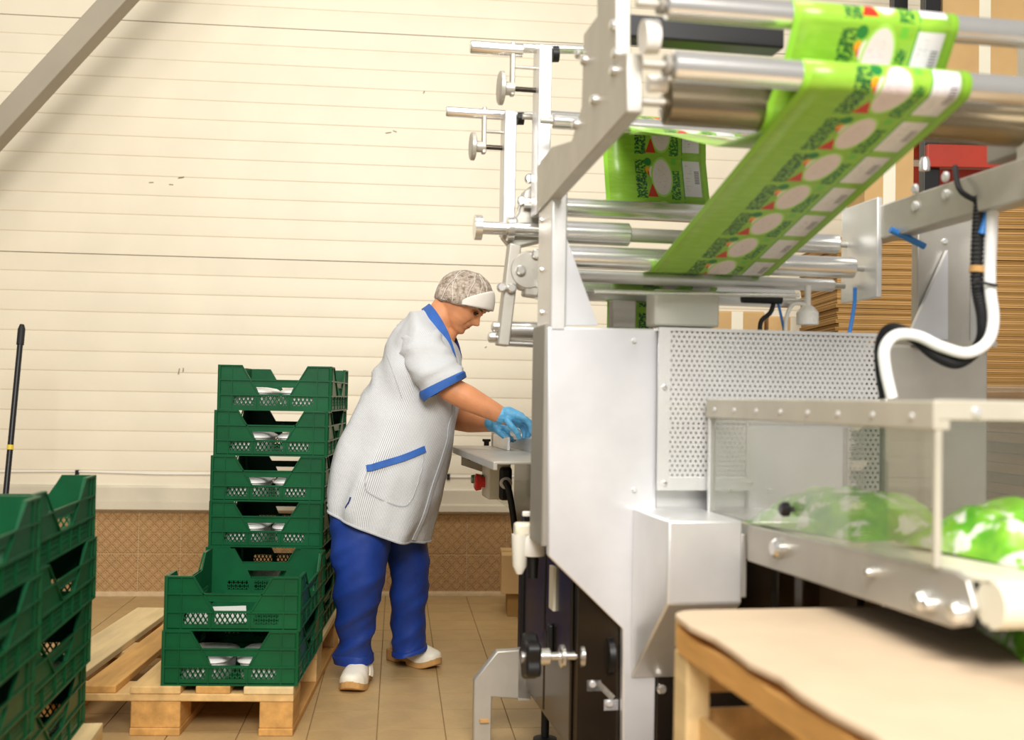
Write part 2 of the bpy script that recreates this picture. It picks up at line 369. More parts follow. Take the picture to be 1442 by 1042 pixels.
# small scuffs on the panels
for px, py, a, l in ((547, 187, .2, .03), (556, 185, -.3, .02), (597, 130, 1.2, .015), (252, 523, 1.4, .03), (258, 521, 1.5, .02), (213, 257, .1, .022), (241, 260, 0, .02), (684, 489, .6, .012), (255, 250, .2, .03)):
    q = PZ(px, py, 0) if False else None
    d = ray(px, py); nrm = Vector((-math.sin(WA), math.cos(WA), 0)); t = (wp0 - CAM).dot(nrm) / d.dot(nrm); p = CAM + d * t - wp0
    c = Vector((p.dot(Vector((math.cos(WA), math.sin(WA), 0))), -.0005, p.z + 1.0 - 1.0))
    c.z = (CAM + d * t).z
    MB().obox(c, (math.cos(a) * l / 2, 0, math.sin(a) * l / 2), (0, .0008, 0), (-math.sin(a) * .002, 0, math.cos(a) * .002)).build('scuff_mark', 'joint', bk, 0)
# wall tiles, two rows and a strip under the ledge
MB().box((-4.9, .004, 0), (4.9, .07, 2 * .2027 + .004)).build('grout_bed', 'wgrout', bk, 0)
tm = MB(); g = .0018; w = T / 2 - g
tm.hexa([(-w, .07, g), (w, .07, g), (w, .07, T - g), (-w, .07, T - g)], [(-w, .003, g), (w, .003, g), (w, .003, T - g), (-w, .003, T - g)])
tm.hexa([(-w, .003, g), (w, .003, g), (w, .003, T - g), (-w, .003, T - g)], [(-w + .003, 0, g + .003), (w - .003, 0, g + .003), (w - .003, 0, T - g - .003), (-w + .003, 0, T - g - .003)])
tme = tm.mesh('wall_tile', 'wtile', 0)
for r_ in range(2):
    for c_ in range(-12, 6): inst('tile', tme, bk, (c_ * T + T / 2, 0, r_ * T + .004))
MB().box((-5, .01, 2 * T + .004), (5, .07, .53)).build('filler_strip', 'panel', bk, 0)
# ledge flashing between panels and tiles
def strip(name, prof, mat, kind='structure'):
    mb = MB(); n = len(prof)
    mb.add([(-4.95, y, z) for y, z in prof] + [(4.95, y, z) for y, z in prof], [(i, (i + 1) % n, n + (i + 1) % n, n + i) for i in range(n)] + [tuple(range(n)), tuple(range(2 * n - 1, n - 1, -1))])
    o = mb.build(name, mat, None, 0); o.location = wp0; o.rotation_euler = (0, 0, WA); return tag(o, kind=kind)
strip('trim_1', [(.03, .545), (-.012, .543), (-.014, .532), (-.02, .530), (-.024, .465), (-.045, .458), (-.047, .428), (-.04, .426), (.0, .44), (.03, .44)], 'flash')
strip('baseboard_back', [(.0, .0), (-.018, .0), (-.016, .012), (-.004, .022), (.0, .022)], 'wgrout')
# thin white cable along the wall above the ledge
cb = MB(); cb.tube([wall_pt(x, -.006, .605 + .004 * math.sin(x * 2.1) - .012 * abs((x * 1.3) % 1 - .5)) for x in np.linspace(-4.5, 3, 90)], .0045, 8)
cbo = cb.build('wall_cable', 'white_p'); tag(cbo, 'thin white cable running along the wall just above the ledge', 'cable')
for x in (-1.92, -.1): MB().obox(wall_pt(x, -.004, .60), (.008, 0, 0), (0, .008, 0), (0, 0, .014)).build('cable_clip', 'black', cbo)
# floor
fl = MB().box((-5, -6, -.10), (5, 3, -.004)).build('floor', 'grout', None, 0); fl.location = wp0; fl.location.y -= .0; fl.rotation_euler = (0, 0, WA); fl.location.z = 0
tag(fl, kind='structure')
fm = MB().box((-w, -w, -.004), (w, w, 0)).mesh('floor_tile', 'ftile', 0)
for r_ in range(12):
    for c_ in range(-11, 5): inst('tile', fm, fl, (c_ * T + T / 2, -r_ * T - T / 2 - .018, 0), (0, 0, random.choice((0, PI / 2, PI, -PI / 2))))
rest = MB()
for r_ in range(0, 28):
    for c_ in range(-24, 24):
        if r_ < 12 and -11 <= c_ < 5: continue
        x, y = c_ * T + T / 2, -r_ * T - T / 2 - .018; rest.box((x - w, y - w, -.004), (x + w, y + w, 0))
tag(rest.build('tile_field', 'ftile', fl, 0), kind='stuff')
# diagonal steel brace in front of the wall
Yb = 4.95
a0 = P(167, 0, Yb); a1 = P(0, 181.5, Yb); dirb = (a0 - a1).normalized()
lo = a1 - dirb * (a1.z / dirb.z); hi = a0 + dirb * 2.2; nrm = dirb.cross(Vector((0, 1, 0))).normalized()
br = MB().obox((lo + hi) / 2, nrm * .05, Vector((0, .05, 0)), (hi - lo) / 2).build('steel_brace', 'brace', None, 0, .006)
tag(br, 'grey square steel brace rising diagonally in front of the wall panels', 'brace')

# ================================================================== crates
CH, CP = .1598, .160
def make_crate_mesh():
    mb = MB(); t = .005; Wd, Ln = .4, .6
    def wall(L, fr, groups, flat, slope):
        def pt(s, z, d): return fr[0] + fr[1] * s + fr[2] * d + Vector((0, 0, z))
        def quad(a, b, c, d_, din=-t, dout=0.0): mb.hexa([pt(*a, din), pt(*b, din), pt(*c, din), pt(*d_, din)], [pt(*a, dout), pt(*b, dout), pt(*c, dout), pt(*d_, dout)])
        def rect(s0, s1, z0, z1, din=-t, dout=0.0): quad((s0, z0), (s1, z0), (s1, z1), (s0, z1), din, dout)
        h = L / 2
        rect(-h, h, .0, .019); rect(-h, h, .051, .058); rect(-h, h, .086, .107)
        edges = [-h] + [e for g0 in groups for e in g0] + [h]
        for i in range(0, len(edges), 2): rect(edges[i], edges[i + 1], .019, .051)
        hw0, hw1 = .054, .067                            # hand hole
        quad((-h, .058), (-hw0, .058), (-hw1, .086), (-h, .086)); quad((hw0, .058), (h, .058), (h, .086), (hw1, .086))
        n1 = h - flat; n0 = n1 - slope                   # notch
        quad((-h, .107), (-n0, .107), (-n1, CH), (-h, CH)); quad((n0, .107), (h, .107), (h, CH), (n1, CH))
        for z in (.0, .052, .105): rect(-h, h, z, z + .005, 0, .005)
        for sg in (-1, 1):
            rect(min(sg * h, sg * n1), max(sg * h, sg * n1), CH - .005, CH, 0, .005)
            a, b = n1, hw0                               # sloping rib from the notch down to the hand hole
            quad((sg * a - .002, CH), (sg * a + .002, CH), (sg * b + .002, .055), (sg * b - .002, .055), 0, .005)
            rect(sg * (h - .045) - .0015, sg * (h - .045) + .0015, 0, CH, 0, .004)
        rect(-hw1 - .004, hw1 + .004, .086, .0885, 0, .004)
        for (s0, s1) in groups[:-1]: rect(s1 + .008, s1 + .0105, .0, .052, 0, .004)
        # diamond lattice in the lower openings
        dx, dz = .0148, .0245
        for (s0, s1) in groups:
            for sg in (-1, 1):
                k = -12
                while k < 24:
                    c = s0 + k * dx; k += 1              # line s = c + sg*(z-.019)*dx/dz
                    z0, z1 = .019, .051; sa = c; sb = c + sg * (z1 - z0) * dx / dz
                    lo_, hi_ = (sa, sb) if sa < sb else (sb, sa)
                    if hi_ <= s0 or lo_ >= s1: continue
                    f0, f1 = 0.0, 1.0
                    ds = sb - sa
                    for bound, less in ((s0, False), (s1, True)):
                        f = (bound - sa) / ds
                        if (ds > 0) == less: f1 = min(f1, f)
                        else: f0 = max(f0, f)
                    if f1 - f0 < .03: continue
                    A = (sa + ds * f0, z0 + (z1 - z0) * f0); B = (sa + ds * f1, z0 + (z1 - z0) * f1); q = .0024
                    quad((A[0] - q, A[1]), (A[0] + q, A[1]), (B[0] + q, B[1]), (B[0] - q, B[1]), -.0045, -.001)
    X, Y, Z = Vector((1, 0, 0)), Vector((0, 1, 0)), Vector((0, 0, 0))
    sg = [(-.145, -.072), (-.052, .042), (.062, .135)]; lg = [(-.235, -.155), (-.13, -.05), (-.04, .04), (.05, .13), (.155, .235)]
    hw, hl = Wd / 2 - .006, Ln / 2 - .006
    wall(2 * hw, (-Y * hl, X, -Y), sg, .078, .034); wall(2 * hw, (Y * hl, -X, Y), sg, .078, .034)
    wall(2 * hl, (X * hw, Y, X), lg, .10, .05); wall(2 * hl, (-X * hw, -Y, -X), lg, .10, .05)
    for sx in (-1, 1):
        for sy in (-1, 1): mb.cyl((sx * (hw + .0), sy * (hl + .0), 0), (sx * hw, sy * hl, CH), .006, n=8)
    # slatted bottom
    mb.box((-hw, -hl, .002), (-hw + .05, hl, .007)); mb.box((hw - .05, -hl, .002), (hw, hl, .007)); mb.box((-hw, -hl, .002), (hw, -hl + .05, .007)); mb.box((-hw, hl - .05, .002), (hw, hl, .007))
    for i in range(26): y = -hl + .05 + i * (2 * hl - .1) / 25; mb.box((-hw, y - .007, .002), (hw, y + .007, .007))
    for i in range(5): x = -.12 + i * .06; mb.box((x - .008, -hl, .002), (x + .008, hl, .0065))
    return mb.mesh('crate', 'crate', 30)
CRATE = make_crate_mesh()
def crate(loc, rz, label, group): return tag(inst('plastic_crate', CRATE, None, loc, (0, 0, rz)), label, 'crate', group)

# ------------------------------------------------------------------ pallets
def pallet(name, corner, rz, label):                    # corner: front right corner on the floor, x to the left is negative
    e = empty(name, corner, rz, label, 'pallet')
    L_, W_ = 1.2, .8; k = 0
    def b(nm, lo, hi, mat): MB().box(lo, hi).build(nm, mat, e, 0, .003)
    for x0, x1 in ((-.1, 0), (-.4725, -.3275), (-.8, -.7)):
        b('bottom_board', (x0, 0, 0), (x1, L_, .022), 'wood2')
        for y0, y1 in ((0, .145), (.5275, .6725), (1.055, 1.2)): b('block', (x0 + .001, y0 + .004, .022), (x1 - .001, y1 - .004, .10), 'wood' if y0 else 'wood2')
    for y0, y1 in ((0, .145), (.5275, .6725), (1.055, 1.2)): b('stringer_board', (-.8, y0, .10), (0, y1, .122), 'wood')
    for i, (x0, x1) in enumerate(((-.145, 0), (-.285, -.185), (-.4725, -.3275), (-.615, -.515), (-.8, -.655))):
        b('deck_board', (x0, -.004 + .006 * (i % 2), .122), (x1, L_ - .003 * (i % 3), .144), ('wood3', 'wood2', 'wood', 'wood2', 'wood3')[i])
    return e
pc = PZ(412, 1037, 0); PR = R(2.6)
pal = pallet('pallet', pc, PR, 'wooden pallet on the tiled floor carrying the low and the tall crate stacks')
def pl(x, y, z): return pc + Vector((math.cos(PR) * x - math.sin(PR) * y, math.sin(PR) * x + math.cos(PR) * y, z))
order = ('bottom', 'second', 'third', 'fourth', 'fifth', 'topmost')
tray_m = MB()
def tray_mesh():
    rings = []
    for (hx, hy, z) in ((.066, .10, 0), (.07, .104, .052), (.078, .112, .056), (.078, .112, .061), (.064, .098, .070), (.035, .06, .075)):
        ring = []
        for i in range(32):
            a = 2 * PI * i / 32; c, s_ = math.cos(a), math.sin(a)
            ring.append((math.copysign(abs(c) ** .45, c) * hx, math.copysign(abs(s_) ** .45, s_) * hy, z))
        rings.append(ring)
    o = loft('tmp', rings, 'tray', None, True, 50); me = o.data; bpy.data.objects.remove(o); me.name = 'tray'; return me
TRAY = tray_mesh()
def trays(cx, cy, z, rz, where, n=2):
    for i, dx in enumerate((-.085, .085)[:n]):
        c, s_ = math.cos(rz), math.sin(rz); dy = -.178
        tag(inst('food_tray', TRAY, None, (cx + c * dx - s_ * dy, cy + s_ * dx + c * dy, z + .008), (0, 0, rz + .05 * (i * 2 - 1))),
            'white plastic tray, %s of the two in the %s' % (('left', 'right')[i], where), 'tray', 'white trays in crates')
for i in range(6):
    jx = (.0, -.004, .003, -.002, .004, .006)[i]
    p = pl(-.213 + jx + i * .0045, .935, .144 + i * CP); crate(p, PR + R((0, .4, -.3, .2, -.3, .3)[i]), 'green plastic crate, %s of the tall stack beside the woman' % order[i], 'crates on the middle pallet')
    if i > 1: trays(p.x, p.y, p.z, PR, '%s crate of the tall stack' % order[i])
for i in range(2):
    p = pl(-.19 + .004 * i, .305, .144 + i * CP); crate(p, PR + R(.2), 'green plastic crate, %s of the low stack at the front of the pallet' % ('lower', 'upper')[i], 'crates on the middle pallet')
    if i == 0: trays(p.x, p.y, p.z, PR, 'lower crate of the low stack')
p = pl(-.19, .305, .144 + CP)
cs = MB().box((-.09, -.13, 0), (.09, .13, .004)).build('paper_sheet', 'tray'); cs.location = pl(-.27, .19, .144 + CP + .009); cs.rotation_euler = (0, 0, PR + .2)
tag(cs, 'white paper sheet lying in the upper crate of the low stack', 'sheet')
# ------------------------------------------------------------------ left pallet with two stacks
LR = R(9); cB = P(136, 668, 2.88)                      # far top right corner of the rear stack
lv = Vector((-math.sin(LR), math.cos(LR), 0)); lu = Vector((math.cos(LR), math.sin(LR), 0))
base = Vector((cB.x, cB.y, 0))
lc = base + lu * .035 - lv * 1.21
pal2 = pallet('pallet', lc, LR, 'wooden pallet at the left edge under the two dark crate stacks')
for s_, nm in ((0, 'rear'), (1, 'front')):
    for i in range(4):
        c = base - lu * (.197 + (.012, .004, -.004, .002)[i]) - lv * (.30 + s_ * .606 + (.0, .01, -.006, .004)[i]) + lu * (.018 * s_); c.z = .144 + i * CP
        crate(c, LR + R((.5, -.4, .3, -.2)[i]), 'green plastic crate, %s of the %s stack at the left edge' % (('bottom', 'second', 'third', 'topmost')[i], nm), 'crates at the left edge')
# ------------------------------------------------------------------ broom against the wall
bt = P(31, 457, 4.75); bb = P(2, 760, 4.55); dr = (bt - bb).normalized(); foot = bb - dr * ((bb.z - .07) / dr.z)
be = empty('broom', (foot.x, foot.y, 0), 0, 'black broom handle standing by the wall behind the left crates', 'broom')
def rel(p): return Vector(p) - Vector((foot.x, foot.y, 0))
MB().tube([rel(foot), rel(bt - dr * .06)], .012, 12).build('handle', 'black', be)
MB().tube([rel(bt - dr * .09), rel(bt - dr * .02), rel(bt)], [.0155, .0155, .009], 12).build('grip', 'black_r', be)
q = foot + (bt - foot) * .56; MB().cyl(rel(q), rel(q + dr * .02), .0128, n=12).build('sticker', 'red_tape', be)
MB().box((-.2, -.035, .05), (.2, .035, .1)).build('broom_head', 'black', be, 0, .006)
MB().box((-.19, -.03, .0), (.19, .03, .05)).build('bristles', 'red_p', be, 0)

# ================================================================== the worker
YB = 3.90                                               # distance of her mid-plane
nt_ = PZ(492, 978, 0); ft_ = PZ(617, 943, 0)            # toes on the floor
pe = empty('person', ((nt_.x + ft_.x) / 2, (nt_.y + ft_.y) / 2, 0), 0, 'person in striped grey work coat, blue trousers and hair net bending over the infeed table', 'person')
PO = Vector(pe.location)
def Q(px, py, Y): return P(px, py, Y) - PO
def nz(p, s, seed=0.0): return noise.noise(Vector((p[0] * s[0] + seed, p[1] * s[1] + seed * .7, p[2] * s[2] - seed)))
def section(back, front, Y, half, n=72, ex=2.3, yaw=0.0, Yb=None):
    b = Q(*back, Yb or Y); f = Q(*front, Y); c = (b + f) / 2; a = (f - b) / 2; B = Vector((math.sin(yaw) * half, math.cos(yaw) * half, 0)); out = []
    for i in range(n):
        t = 2 * PI * i / n; ct, st = math.cos(t), math.sin(t)
        out.append(c + a * math.copysign(abs(ct) ** (2 / ex), ct) + B * math.copysign(abs(st) ** (2 / ex), st))
    return out
def rings_of(secs, m):
    arr = np.array([[tuple(p) for p in s_] for s_ in secs]); k, n, _ = arr.shape
    return catmull(arr.reshape(k, n * 3), m).reshape(m, n, 3)
def displace(rg, fn):
    m, n, _ = rg.shape; out = rg.copy()
    for j in range(m):
        c = rg[j].mean(axis=0)
        for i in range(n):
            d = rg[j, i] - c; L = np.linalg.norm(d)
            if L > 1e-6: out[j, i] = rg[j, i] + d / L * fn(rg[j, i], j / (m - 1), i / n)
    return out
# ---- head frame
hc = P(650, 430, 3.89) - PO
hp = R(38); hyaw = R(-11)
hf = Vector((math.cos(hp) * math.cos(hyaw), math.cos(hp) * math.sin(hyaw), -math.sin(hp)))
hl_ = Vector((-math.sin(hyaw), math.cos(hyaw), 0)); hu = hf.cross(hl_).normalized()
def hd(x, y, z): return hc + hf * x + hl_ * y + hu * z
def interp(tab, z):
    zs = [a for a, _ in tab]; return float(np.interp(z, zs, [b for _, b in tab]))
FR = [(-.092, .035), (-.086, .056), (-.078, .067), (-.070, .069), (-.062, .064), (-.054, .068), (-.049, .0725), (-.045, .0685), (-.040, .0745), (-.033, .0725), (-.028, .070), (-.015, .072), (.0, .0715), (.012, .072), (.022, .078), (.034, .083), (.05, .083), (.07, .074), (.09, .050), (.102, .022), (.106, .0)]
BK = [(-.092, .02), (-.086, .002), (-.075, -.018), (-.06, -.034), (-.04, -.060), (-.02, -.085), (0, -.096), (.03, -.1), (.06, -.092), (.09, -.06), (.102, -.03), (.106, -.002)]
WD = [(-.092, .01), (-.086, .026), (-.075, .041), (-.06, .052), (-.04, .060), (-.015, .067), (.01, .071), (.04, .074), (.07, .066), (.09, .046), (.102, .02), (.106, .002)]
NS = [(-.036, 0), (-.030, .006), (-.026, .018), (-.020, .0255), (-.014, .0255), (-.004, .018), (.006, .0115), (.016, .0065), (.026, .002), (.034, 0)]
body = MB(); k0 = len(body.v); nh, na = 80, 96
for j in range(nh):
    z = -.092 + .198 * j / (nh - 1); xf, xb, w_ = interp(FR, z), interp(BK, z), interp(WD, z); xc, a = (xf + xb) / 2, (xf - xb) / 2
    for i in range(na):
        t = 2 * PI * i / na; ct, st = math.cos(t), math.sin(t)
        x = xc + a * math.copysign(abs(ct) ** .85, ct); y = w_ * st * (1 - .18 * max(0, ct) ** 2)
        if ct > 0:
            x += interp(NS, z) * math.exp(-(y / (.0085 + .004 * (z < -.012))) ** 2)
            for sy in (-1, 1):
                x -= .009 * math.exp(-((y - sy * .032) / .013) ** 2 - ((z - .012) / .010) ** 2)
                x += .006 * math.exp(-((y - sy * .04) / .016) ** 2 - ((z + .018) / .016) ** 2)
                x -= .004 * math.exp(-((y - sy * .024) / .006) ** 2 - ((z + .048) / .006) ** 2)
                x -= .003 * math.exp(-((abs(y) - .027 - (-.028 - z) * .25) / .005) ** 2 - ((z + .036) / .014) ** 2)
            x -= .0045 * math.exp(-(y / .026) ** 2 - ((z + .045) / .0022) ** 2)
        body.v.append(tuple(hd(x, y, z)))
for j in range(nh - 1):
    for i in range(na): body.f.append((k0 + j * na + i, k0 + j * na + (i + 1) % na, k0 + (j + 1) * na + (i + 1) % na, k0 + (j + 1) * na + i))
body.f.append(tuple(k0 + i for i in reversed(range(na)))); body.f.append(tuple(k0 + (nh - 1) * na + i for i in range(na)))
# neck, chest, arms, hips and legs in one body
neck0 = Q(605, 478, 3.90)
capsule(body, neck0, hd(-.035, 0, -.03), .066, .055, 24)
capsule(body, Q(628, 474, 3.89), hd(.015, 0, -.06), .034, .03, 20)
chest = Q(590, 520, YB); pelvis = Q(545, 640, YB)
for (a, b, ra, rb) in ((Q(600, 490, 3.82), Q(600, 490, 3.98), .05, .05), (neck0, chest, .09, .12), (chest, pelvis, .12, .13)): capsule(body, a, b, ra, rb, 24)
shR, elR, wrR = Q(602, 492, 3.765), Q(634, 548, 3.70), Q(710, 587, 3.70)
shL, elL, wrL = Q(608, 496, 4.03), Q(645, 590, 4.06), Q(697, 597, 3.86)
for (s_, e_, w_) in ((shR, elR, wrR), (shL, elL, wrL)):
    capsule(body, s_, e_, .046, .042, 20); mid = e_ + (w_ - e_) * .32
    capsule(body, e_, mid, .043, .044, 20); capsule(body, mid, w_, .044, .028, 20)
knR, anR = Q(505, 800, 3.78), Q(499, 925, 3.86); knL, anL = Q(578, 800, 3.99), Q(575, 905, 4.16)
for (h_, k_, a_) in ((Q(525, 680, 3.82), knR, anR), (Q(562, 680, 3.98), knL, anL)):
    capsule(body, h_, k_, .085, .058, 20); capsule(body, k_, a_, .056, .038, 20)
bo = remeshed('body', body, 'skin', pe, .0035, 2)
# ---- face details
for sy in (-1, 1):
    ec = (.0655, sy * .033, .0105)
    ey = MB().ball(hd(*ec), .0072, .0125, .0056, 20, 14, (hf, hl_, hu)).build('eye', 'dark', pe)
    lid = MB(); pts = []
    for i in range(9): a = -1 + 2 * i / 8; pts.append(hd(.0725 - .006 * a * a, sy * (.031 + .014 * a), .0125 + .0035 * (1 - a * a)))
    MB().tube(pts, [.0012, .002, .0026, .003, .003, .003, .0028, .002, .0012], 8).build('eyelash', 'dark', ey)
    pts = [hd(.078 - .010 * (i / 7) ** 2, sy * (.017 + .031 * i / 7), .0285 + .004 * math.sin(i / 7 * 2.6)) for i in range(8)]
    MB().tube(pts, [.0018, .0026, .003, .003, .0028, .0025, .002, .001], 8).build('eyebrow', 'brow', pe)
pts = [hd(.0705 - .011 * (a * a), a * .023, -.0445 - .001 * abs(a)) for a in np.linspace(-1, 1, 11)]
MB().tube(pts, [.0006, .002, .0027, .003, .003, .003, .003, .003, .0027, .002, .0006], 8).build('lips', 'lip', pe)
# hair at the nape
MB().ball(hd(-.052, 0, -.02), .040, .058, .03, 24, 14, (hf, hl_, hu)).build('hair', 'hair', pe)
# ---- hair net: a gathered dome tilted back, with a white band over the brow
nn = (hu * .895 - hf * .445).normalized(); aa = (hf * .895 + hu * .445).normalized(); bb_ = hl_; nc = hd(-.002, 0, .017)
nr = []
for j in range(27):
    ph = -.16 + (PI / 2 + .14) * j / 26; ring = []
    cz = math.copysign(abs(math.sin(ph)) ** .95, math.sin(ph)); cr = max(math.cos(ph), .0) ** .82
    for i in range(96):
        th = 2 * PI * i / 96; ra = .104 if math.cos(th) > 0 else .108; pull = .90 if j == 0 else (.955 if j == 1 else 1)
        wr = 1 + .018 * math.sin(th * 23 + 3 * math.sin(th * 4)) * max(0, 1 - j / 9) + .02 * noise.noise(Vector((math.cos(th) * 2.2, math.sin(th) * 2.2, j * .17)))
        ring.append(nc + aa * ra * cr * math.cos(th) * pull * wr + bb_ * .087 * cr * math.sin(th) * pull * wr + nn * (.108 * cz + .004 * noise.noise(Vector((th * 2, j * .3, 1)))))
    nr.append(ring)
net = loft('hair_net', nr, 'net', pe, True, 80)
for th0, tw in ((2.3, .5), (2.0, -.5), (2.7, .2), (-2.2, .4), (-1.75, -.3), (-1.35, .35), (-.9, .2), (1.3, .3), (-2.75, -.3), (-.45, -.2), (3.1, .3)):     # gathered threads of the net
    pts = []
    for j in range(14):
        ph = -.1 + 1.25 * j / 13; th = th0 + tw * j / 13 + .02 * math.sin(j)
        cz = math.copysign(abs(math.sin(ph)) ** .95, math.sin(ph)); cr = math.cos(ph) ** .82; ra = .106 if math.cos(th) > 0 else .1105
        pts.append(nc + aa * ra * cr * math.cos(th) + bb_ * .089 * cr * math.sin(th) + nn * (.1095 * cz))
    MB().tube(pts, .0010, 6).build('net_thread', 'visor', net)
el = []
for i in range(64):
    th = 2 * PI * i / 64; el.append(nc + aa * (.097 if math.cos(th) > 0 else .098) * math.cos(th) + bb_ * .080 * math.sin(th) - nn * .009)
MB().tube(el + [el[0]], .0035, 8, False).build('elastic_band', 'visor', net)
vs = []                                                 # the band: a crescent over the forehead
rr = []
for j in range(9):
    row = []
    for i in range(33):
        th = -1.42 + 2.84 * i / 32; top = .054 * max(0, math.cos(th * 1.1)) ** .8
        ph_n = -.016 + (top + .014) * j / 8 + .003 * math.cos(th); ph = math.asin(max(-1, min(1, ph_n / .108))); cr = max(math.cos(ph), 0) ** .82
        row.append(nc + aa * .1085 * cr * math.cos(th) + bb_ * .0905 * cr * math.sin(th) + nn * ph_n)
    rr.append(row)
vb = MB(); vb.add([p for r_ in rr for p in r_], [(j * 33 + i, j * 33 + i + 1, (j + 1) * 33 + i + 1, (j + 1) * 33 + i) for j in range(8) for i in range(32)])
vo = vb.build('brow_band', 'visor', net, 60); sm_ = vo.modifiers.new('s', 'SOLIDIFY'); sm_.thickness = .002; sm_.offset = 1
# ---- coat
secs = [section((467, 709), (598, 762), 3.88, .225, yaw=.12), section((466, 690), (604, 742), 3.88, .228, yaw=.12), section((471, 655), (620, 690), 3.88, .225, yaw=.1),
        section((484, 610), (634, 645), 3.89, .212, yaw=.08), section((501, 573), (640, 605), 3.89, .198, yaw=.06), section((521, 538), (645, 572), 3.90, .192, yaw=.05),
        section((543, 495), (650, 533), 3.90, .195, yaw=.04), section((556, 470), (649, 508), 3.90, .195, ex=2.2), section((570, 450), (645, 490), 3.90, .175, ex=2.2),
        section((584, 439), (637, 478), 3.90, .120, ex=2.0), section((594, 434), (631, 472), 3.90, .078, ex=2.0)]
rg = rings_of(secs, 80)
def folds(p, s_, u):
    q = (p[0] * .8 + p[2] * .6, p[1], p[2] * .8 - p[0] * .6); q2 = (p[0] * .3 + p[2] * .95, p[1], p[2] * .3 - p[0] * .95)
    r1 = 1 - abs(nz(q, (11, 4, 3), 3.1)) * 2.4; r2 = 1 - abs(nz(q2, (3, 4, 9), 6.4)) * 2.4
    up_ = min(1, max(0, (s_ - .3) / .25)) * min(1, max(0, (1 - s_) / .12))
    a = .019 * max(r1, 0) * up_ + .016 * max(r2, 0) * (1 - up_) * min(1, (1 - s_) / .12) - .009 + .006 * nz(p, (9, 6, 9), 8.2)
    lw = max(0, 1 - s_ / .5)
    a += lw * .010 * math.sin(u * 2 * PI * 7 + 1.2 * math.sin(u * 9) + s_ * 2)        # loose folds towards the hem
    return a
coat = loft('coat', displace(rg, folds), 'coat', pe, True, 80)
# hem edge, placket, side slit
hemr = displace(rg, folds)
MB().tube([Vector(p) for p in hemr[0]] + [Vector(hemr[0][0])], .004, 6, False).build('hem', 'seam', coat)
n_ = 72
plk = []
for j in range(2, 58): plk.append(Vector(hemr[j][(n_ - 5) % n_]))
cen = [Vector(hemr[j].mean(axis=0)) for j in range(2, 58)]
pb = MB(); k = 0
for a, c in zip(plk, cen):
    d = (a - c).normalized(); t_ = Vector((0, 1, 0)) - d * d.y; t_.normalize(); pb.v += [tuple(a + d * .001 - t_ * .004), tuple(a + d * .0045 - t_ * .003), tuple(a + d * .0045 + t_ * .012), tuple(a + d * .001 + t_ * .014)]
for j in range(len(plk) - 1):
    for q in range(3): pb.f.append((j * 4 + q, j * 4 + q + 1, j * 4 + 4 + q + 1, j * 4 + 4 + q))
pb.build('placket', 'seam', coat, 50)
# sleeves with blue cuffs
def sleeve(secs_, seed):
    r_ = rings_of(secs_, 34); r_ = displace(r_, lambda p, s_, u: .012 * max(0, 1 - abs(nz((p[0] + p[2] * .5, p[1], p[2] - p[0] * .5), (6, 5, 17), seed)) * 2.3) - .005 + .004 * nz(p, (20, 14, 22), seed + 2))
    s_o = loft('sleeve', r_, 'coat', coat, True, 80)
    cuff = [ring_scale(r_[-6], 1.035), ring_scale(r_[-5], 1.06), ring_scale(r_[-1], 1.05), ring_scale(r_[-1], 1.0), ring_scale(r_[-1], .9)]
    loft('cuff', cuff, 'blue_trim', coat, True, 40); return s_o
def ring_scale(r_, k_):
    c = np.array(r_).mean(axis=0); return [Vector(c + (np.array(p) - c) * k_) for p in r_]
sleeve([section((578, 466), (600, 458), 3.87, .03), section((567, 474), (610, 462), 3.81, .062), section((564, 490), (624, 476), 3.765, .082), section((574, 520), (641, 505), 3.73, .088), section((590, 546), (650, 520), 3.70, .083), section((599, 564), (655, 532), 3.695, .078)], 1.5)
sleeve([section((592, 472), (628, 466), 3.95, .03), section((588, 480), (636, 474), 4.0, .06), section((592, 510), (644, 500), 4.05, .085), section((604, 545), (648, 530), 4.07, .08), section((612, 575), (652, 560), 4.07, .072)], 5.5)
# collar: a blue strip round the neck and down both edges of the opening
def ribbon(name, pts, widths, nrm_, mat, parent, th=.004):
    pts = [Vector(p) for p in pts]; mb = MB(); L = len(pts)
    for i, p in enumerate(pts):
        t_ = (pts[min(i + 1, L - 1)] - pts[max(i - 1, 0)]).normalized(); nv = Vector(nrm_[i] if isinstance(nrm_, list) else nrm_); nv = (nv - t_ * nv.dot(t_)).normalized(); s_ = t_.cross(nv)
        for a, b in ((-1, 0), (1, 0), (1, 1), (-1, 1)): mb.v.append(tuple(p + s_ * widths[i] * a / 2 + nv * th * b))
    for i in range(L - 1):
        for q in range(4): mb.f.append((i * 4 + q, i * 4 + (q + 1) % 4, i * 4 + 4 + (q + 1) % 4, i * 4 + 4 + q))
    mb.f += [(3, 2, 1, 0), tuple((L - 1) * 4 + i for i in range(4))]
    return mb.build(name, mat, parent, 40)
cp = smoothpath([Q(600, 433, 3.93), Q(603, 437, 3.865), Q(609, 446, 3.815), Q(617, 459, 3.792), Q(625, 473, 3.782), Q(632, 488, 3.782), Q(639, 504, 3.785)], 24)
ribbon('collar', cp, [.034 + .012 * math.sin(PI * i / 23) - .016 * (i / 23) ** 3 for i in range(24)], [Vector((-.35, -1, .45 - .2 * i / 23)) for i in range(24)], 'blue_trim', coat, .005)
cp = smoothpath([Q(600, 433, 3.93), Q(606, 437, 4.0), Q(622, 455, 4.0), Q(634, 472, 3.965), Q(641, 488, 3.92), Q(645, 506, 3.87)], 20)
ribbon('collar', cp, [.032] * 20, [Vector((-.3, .6 - 1.2 * i / 19, .5)) for i in range(20)], 'navy', coat, .005)
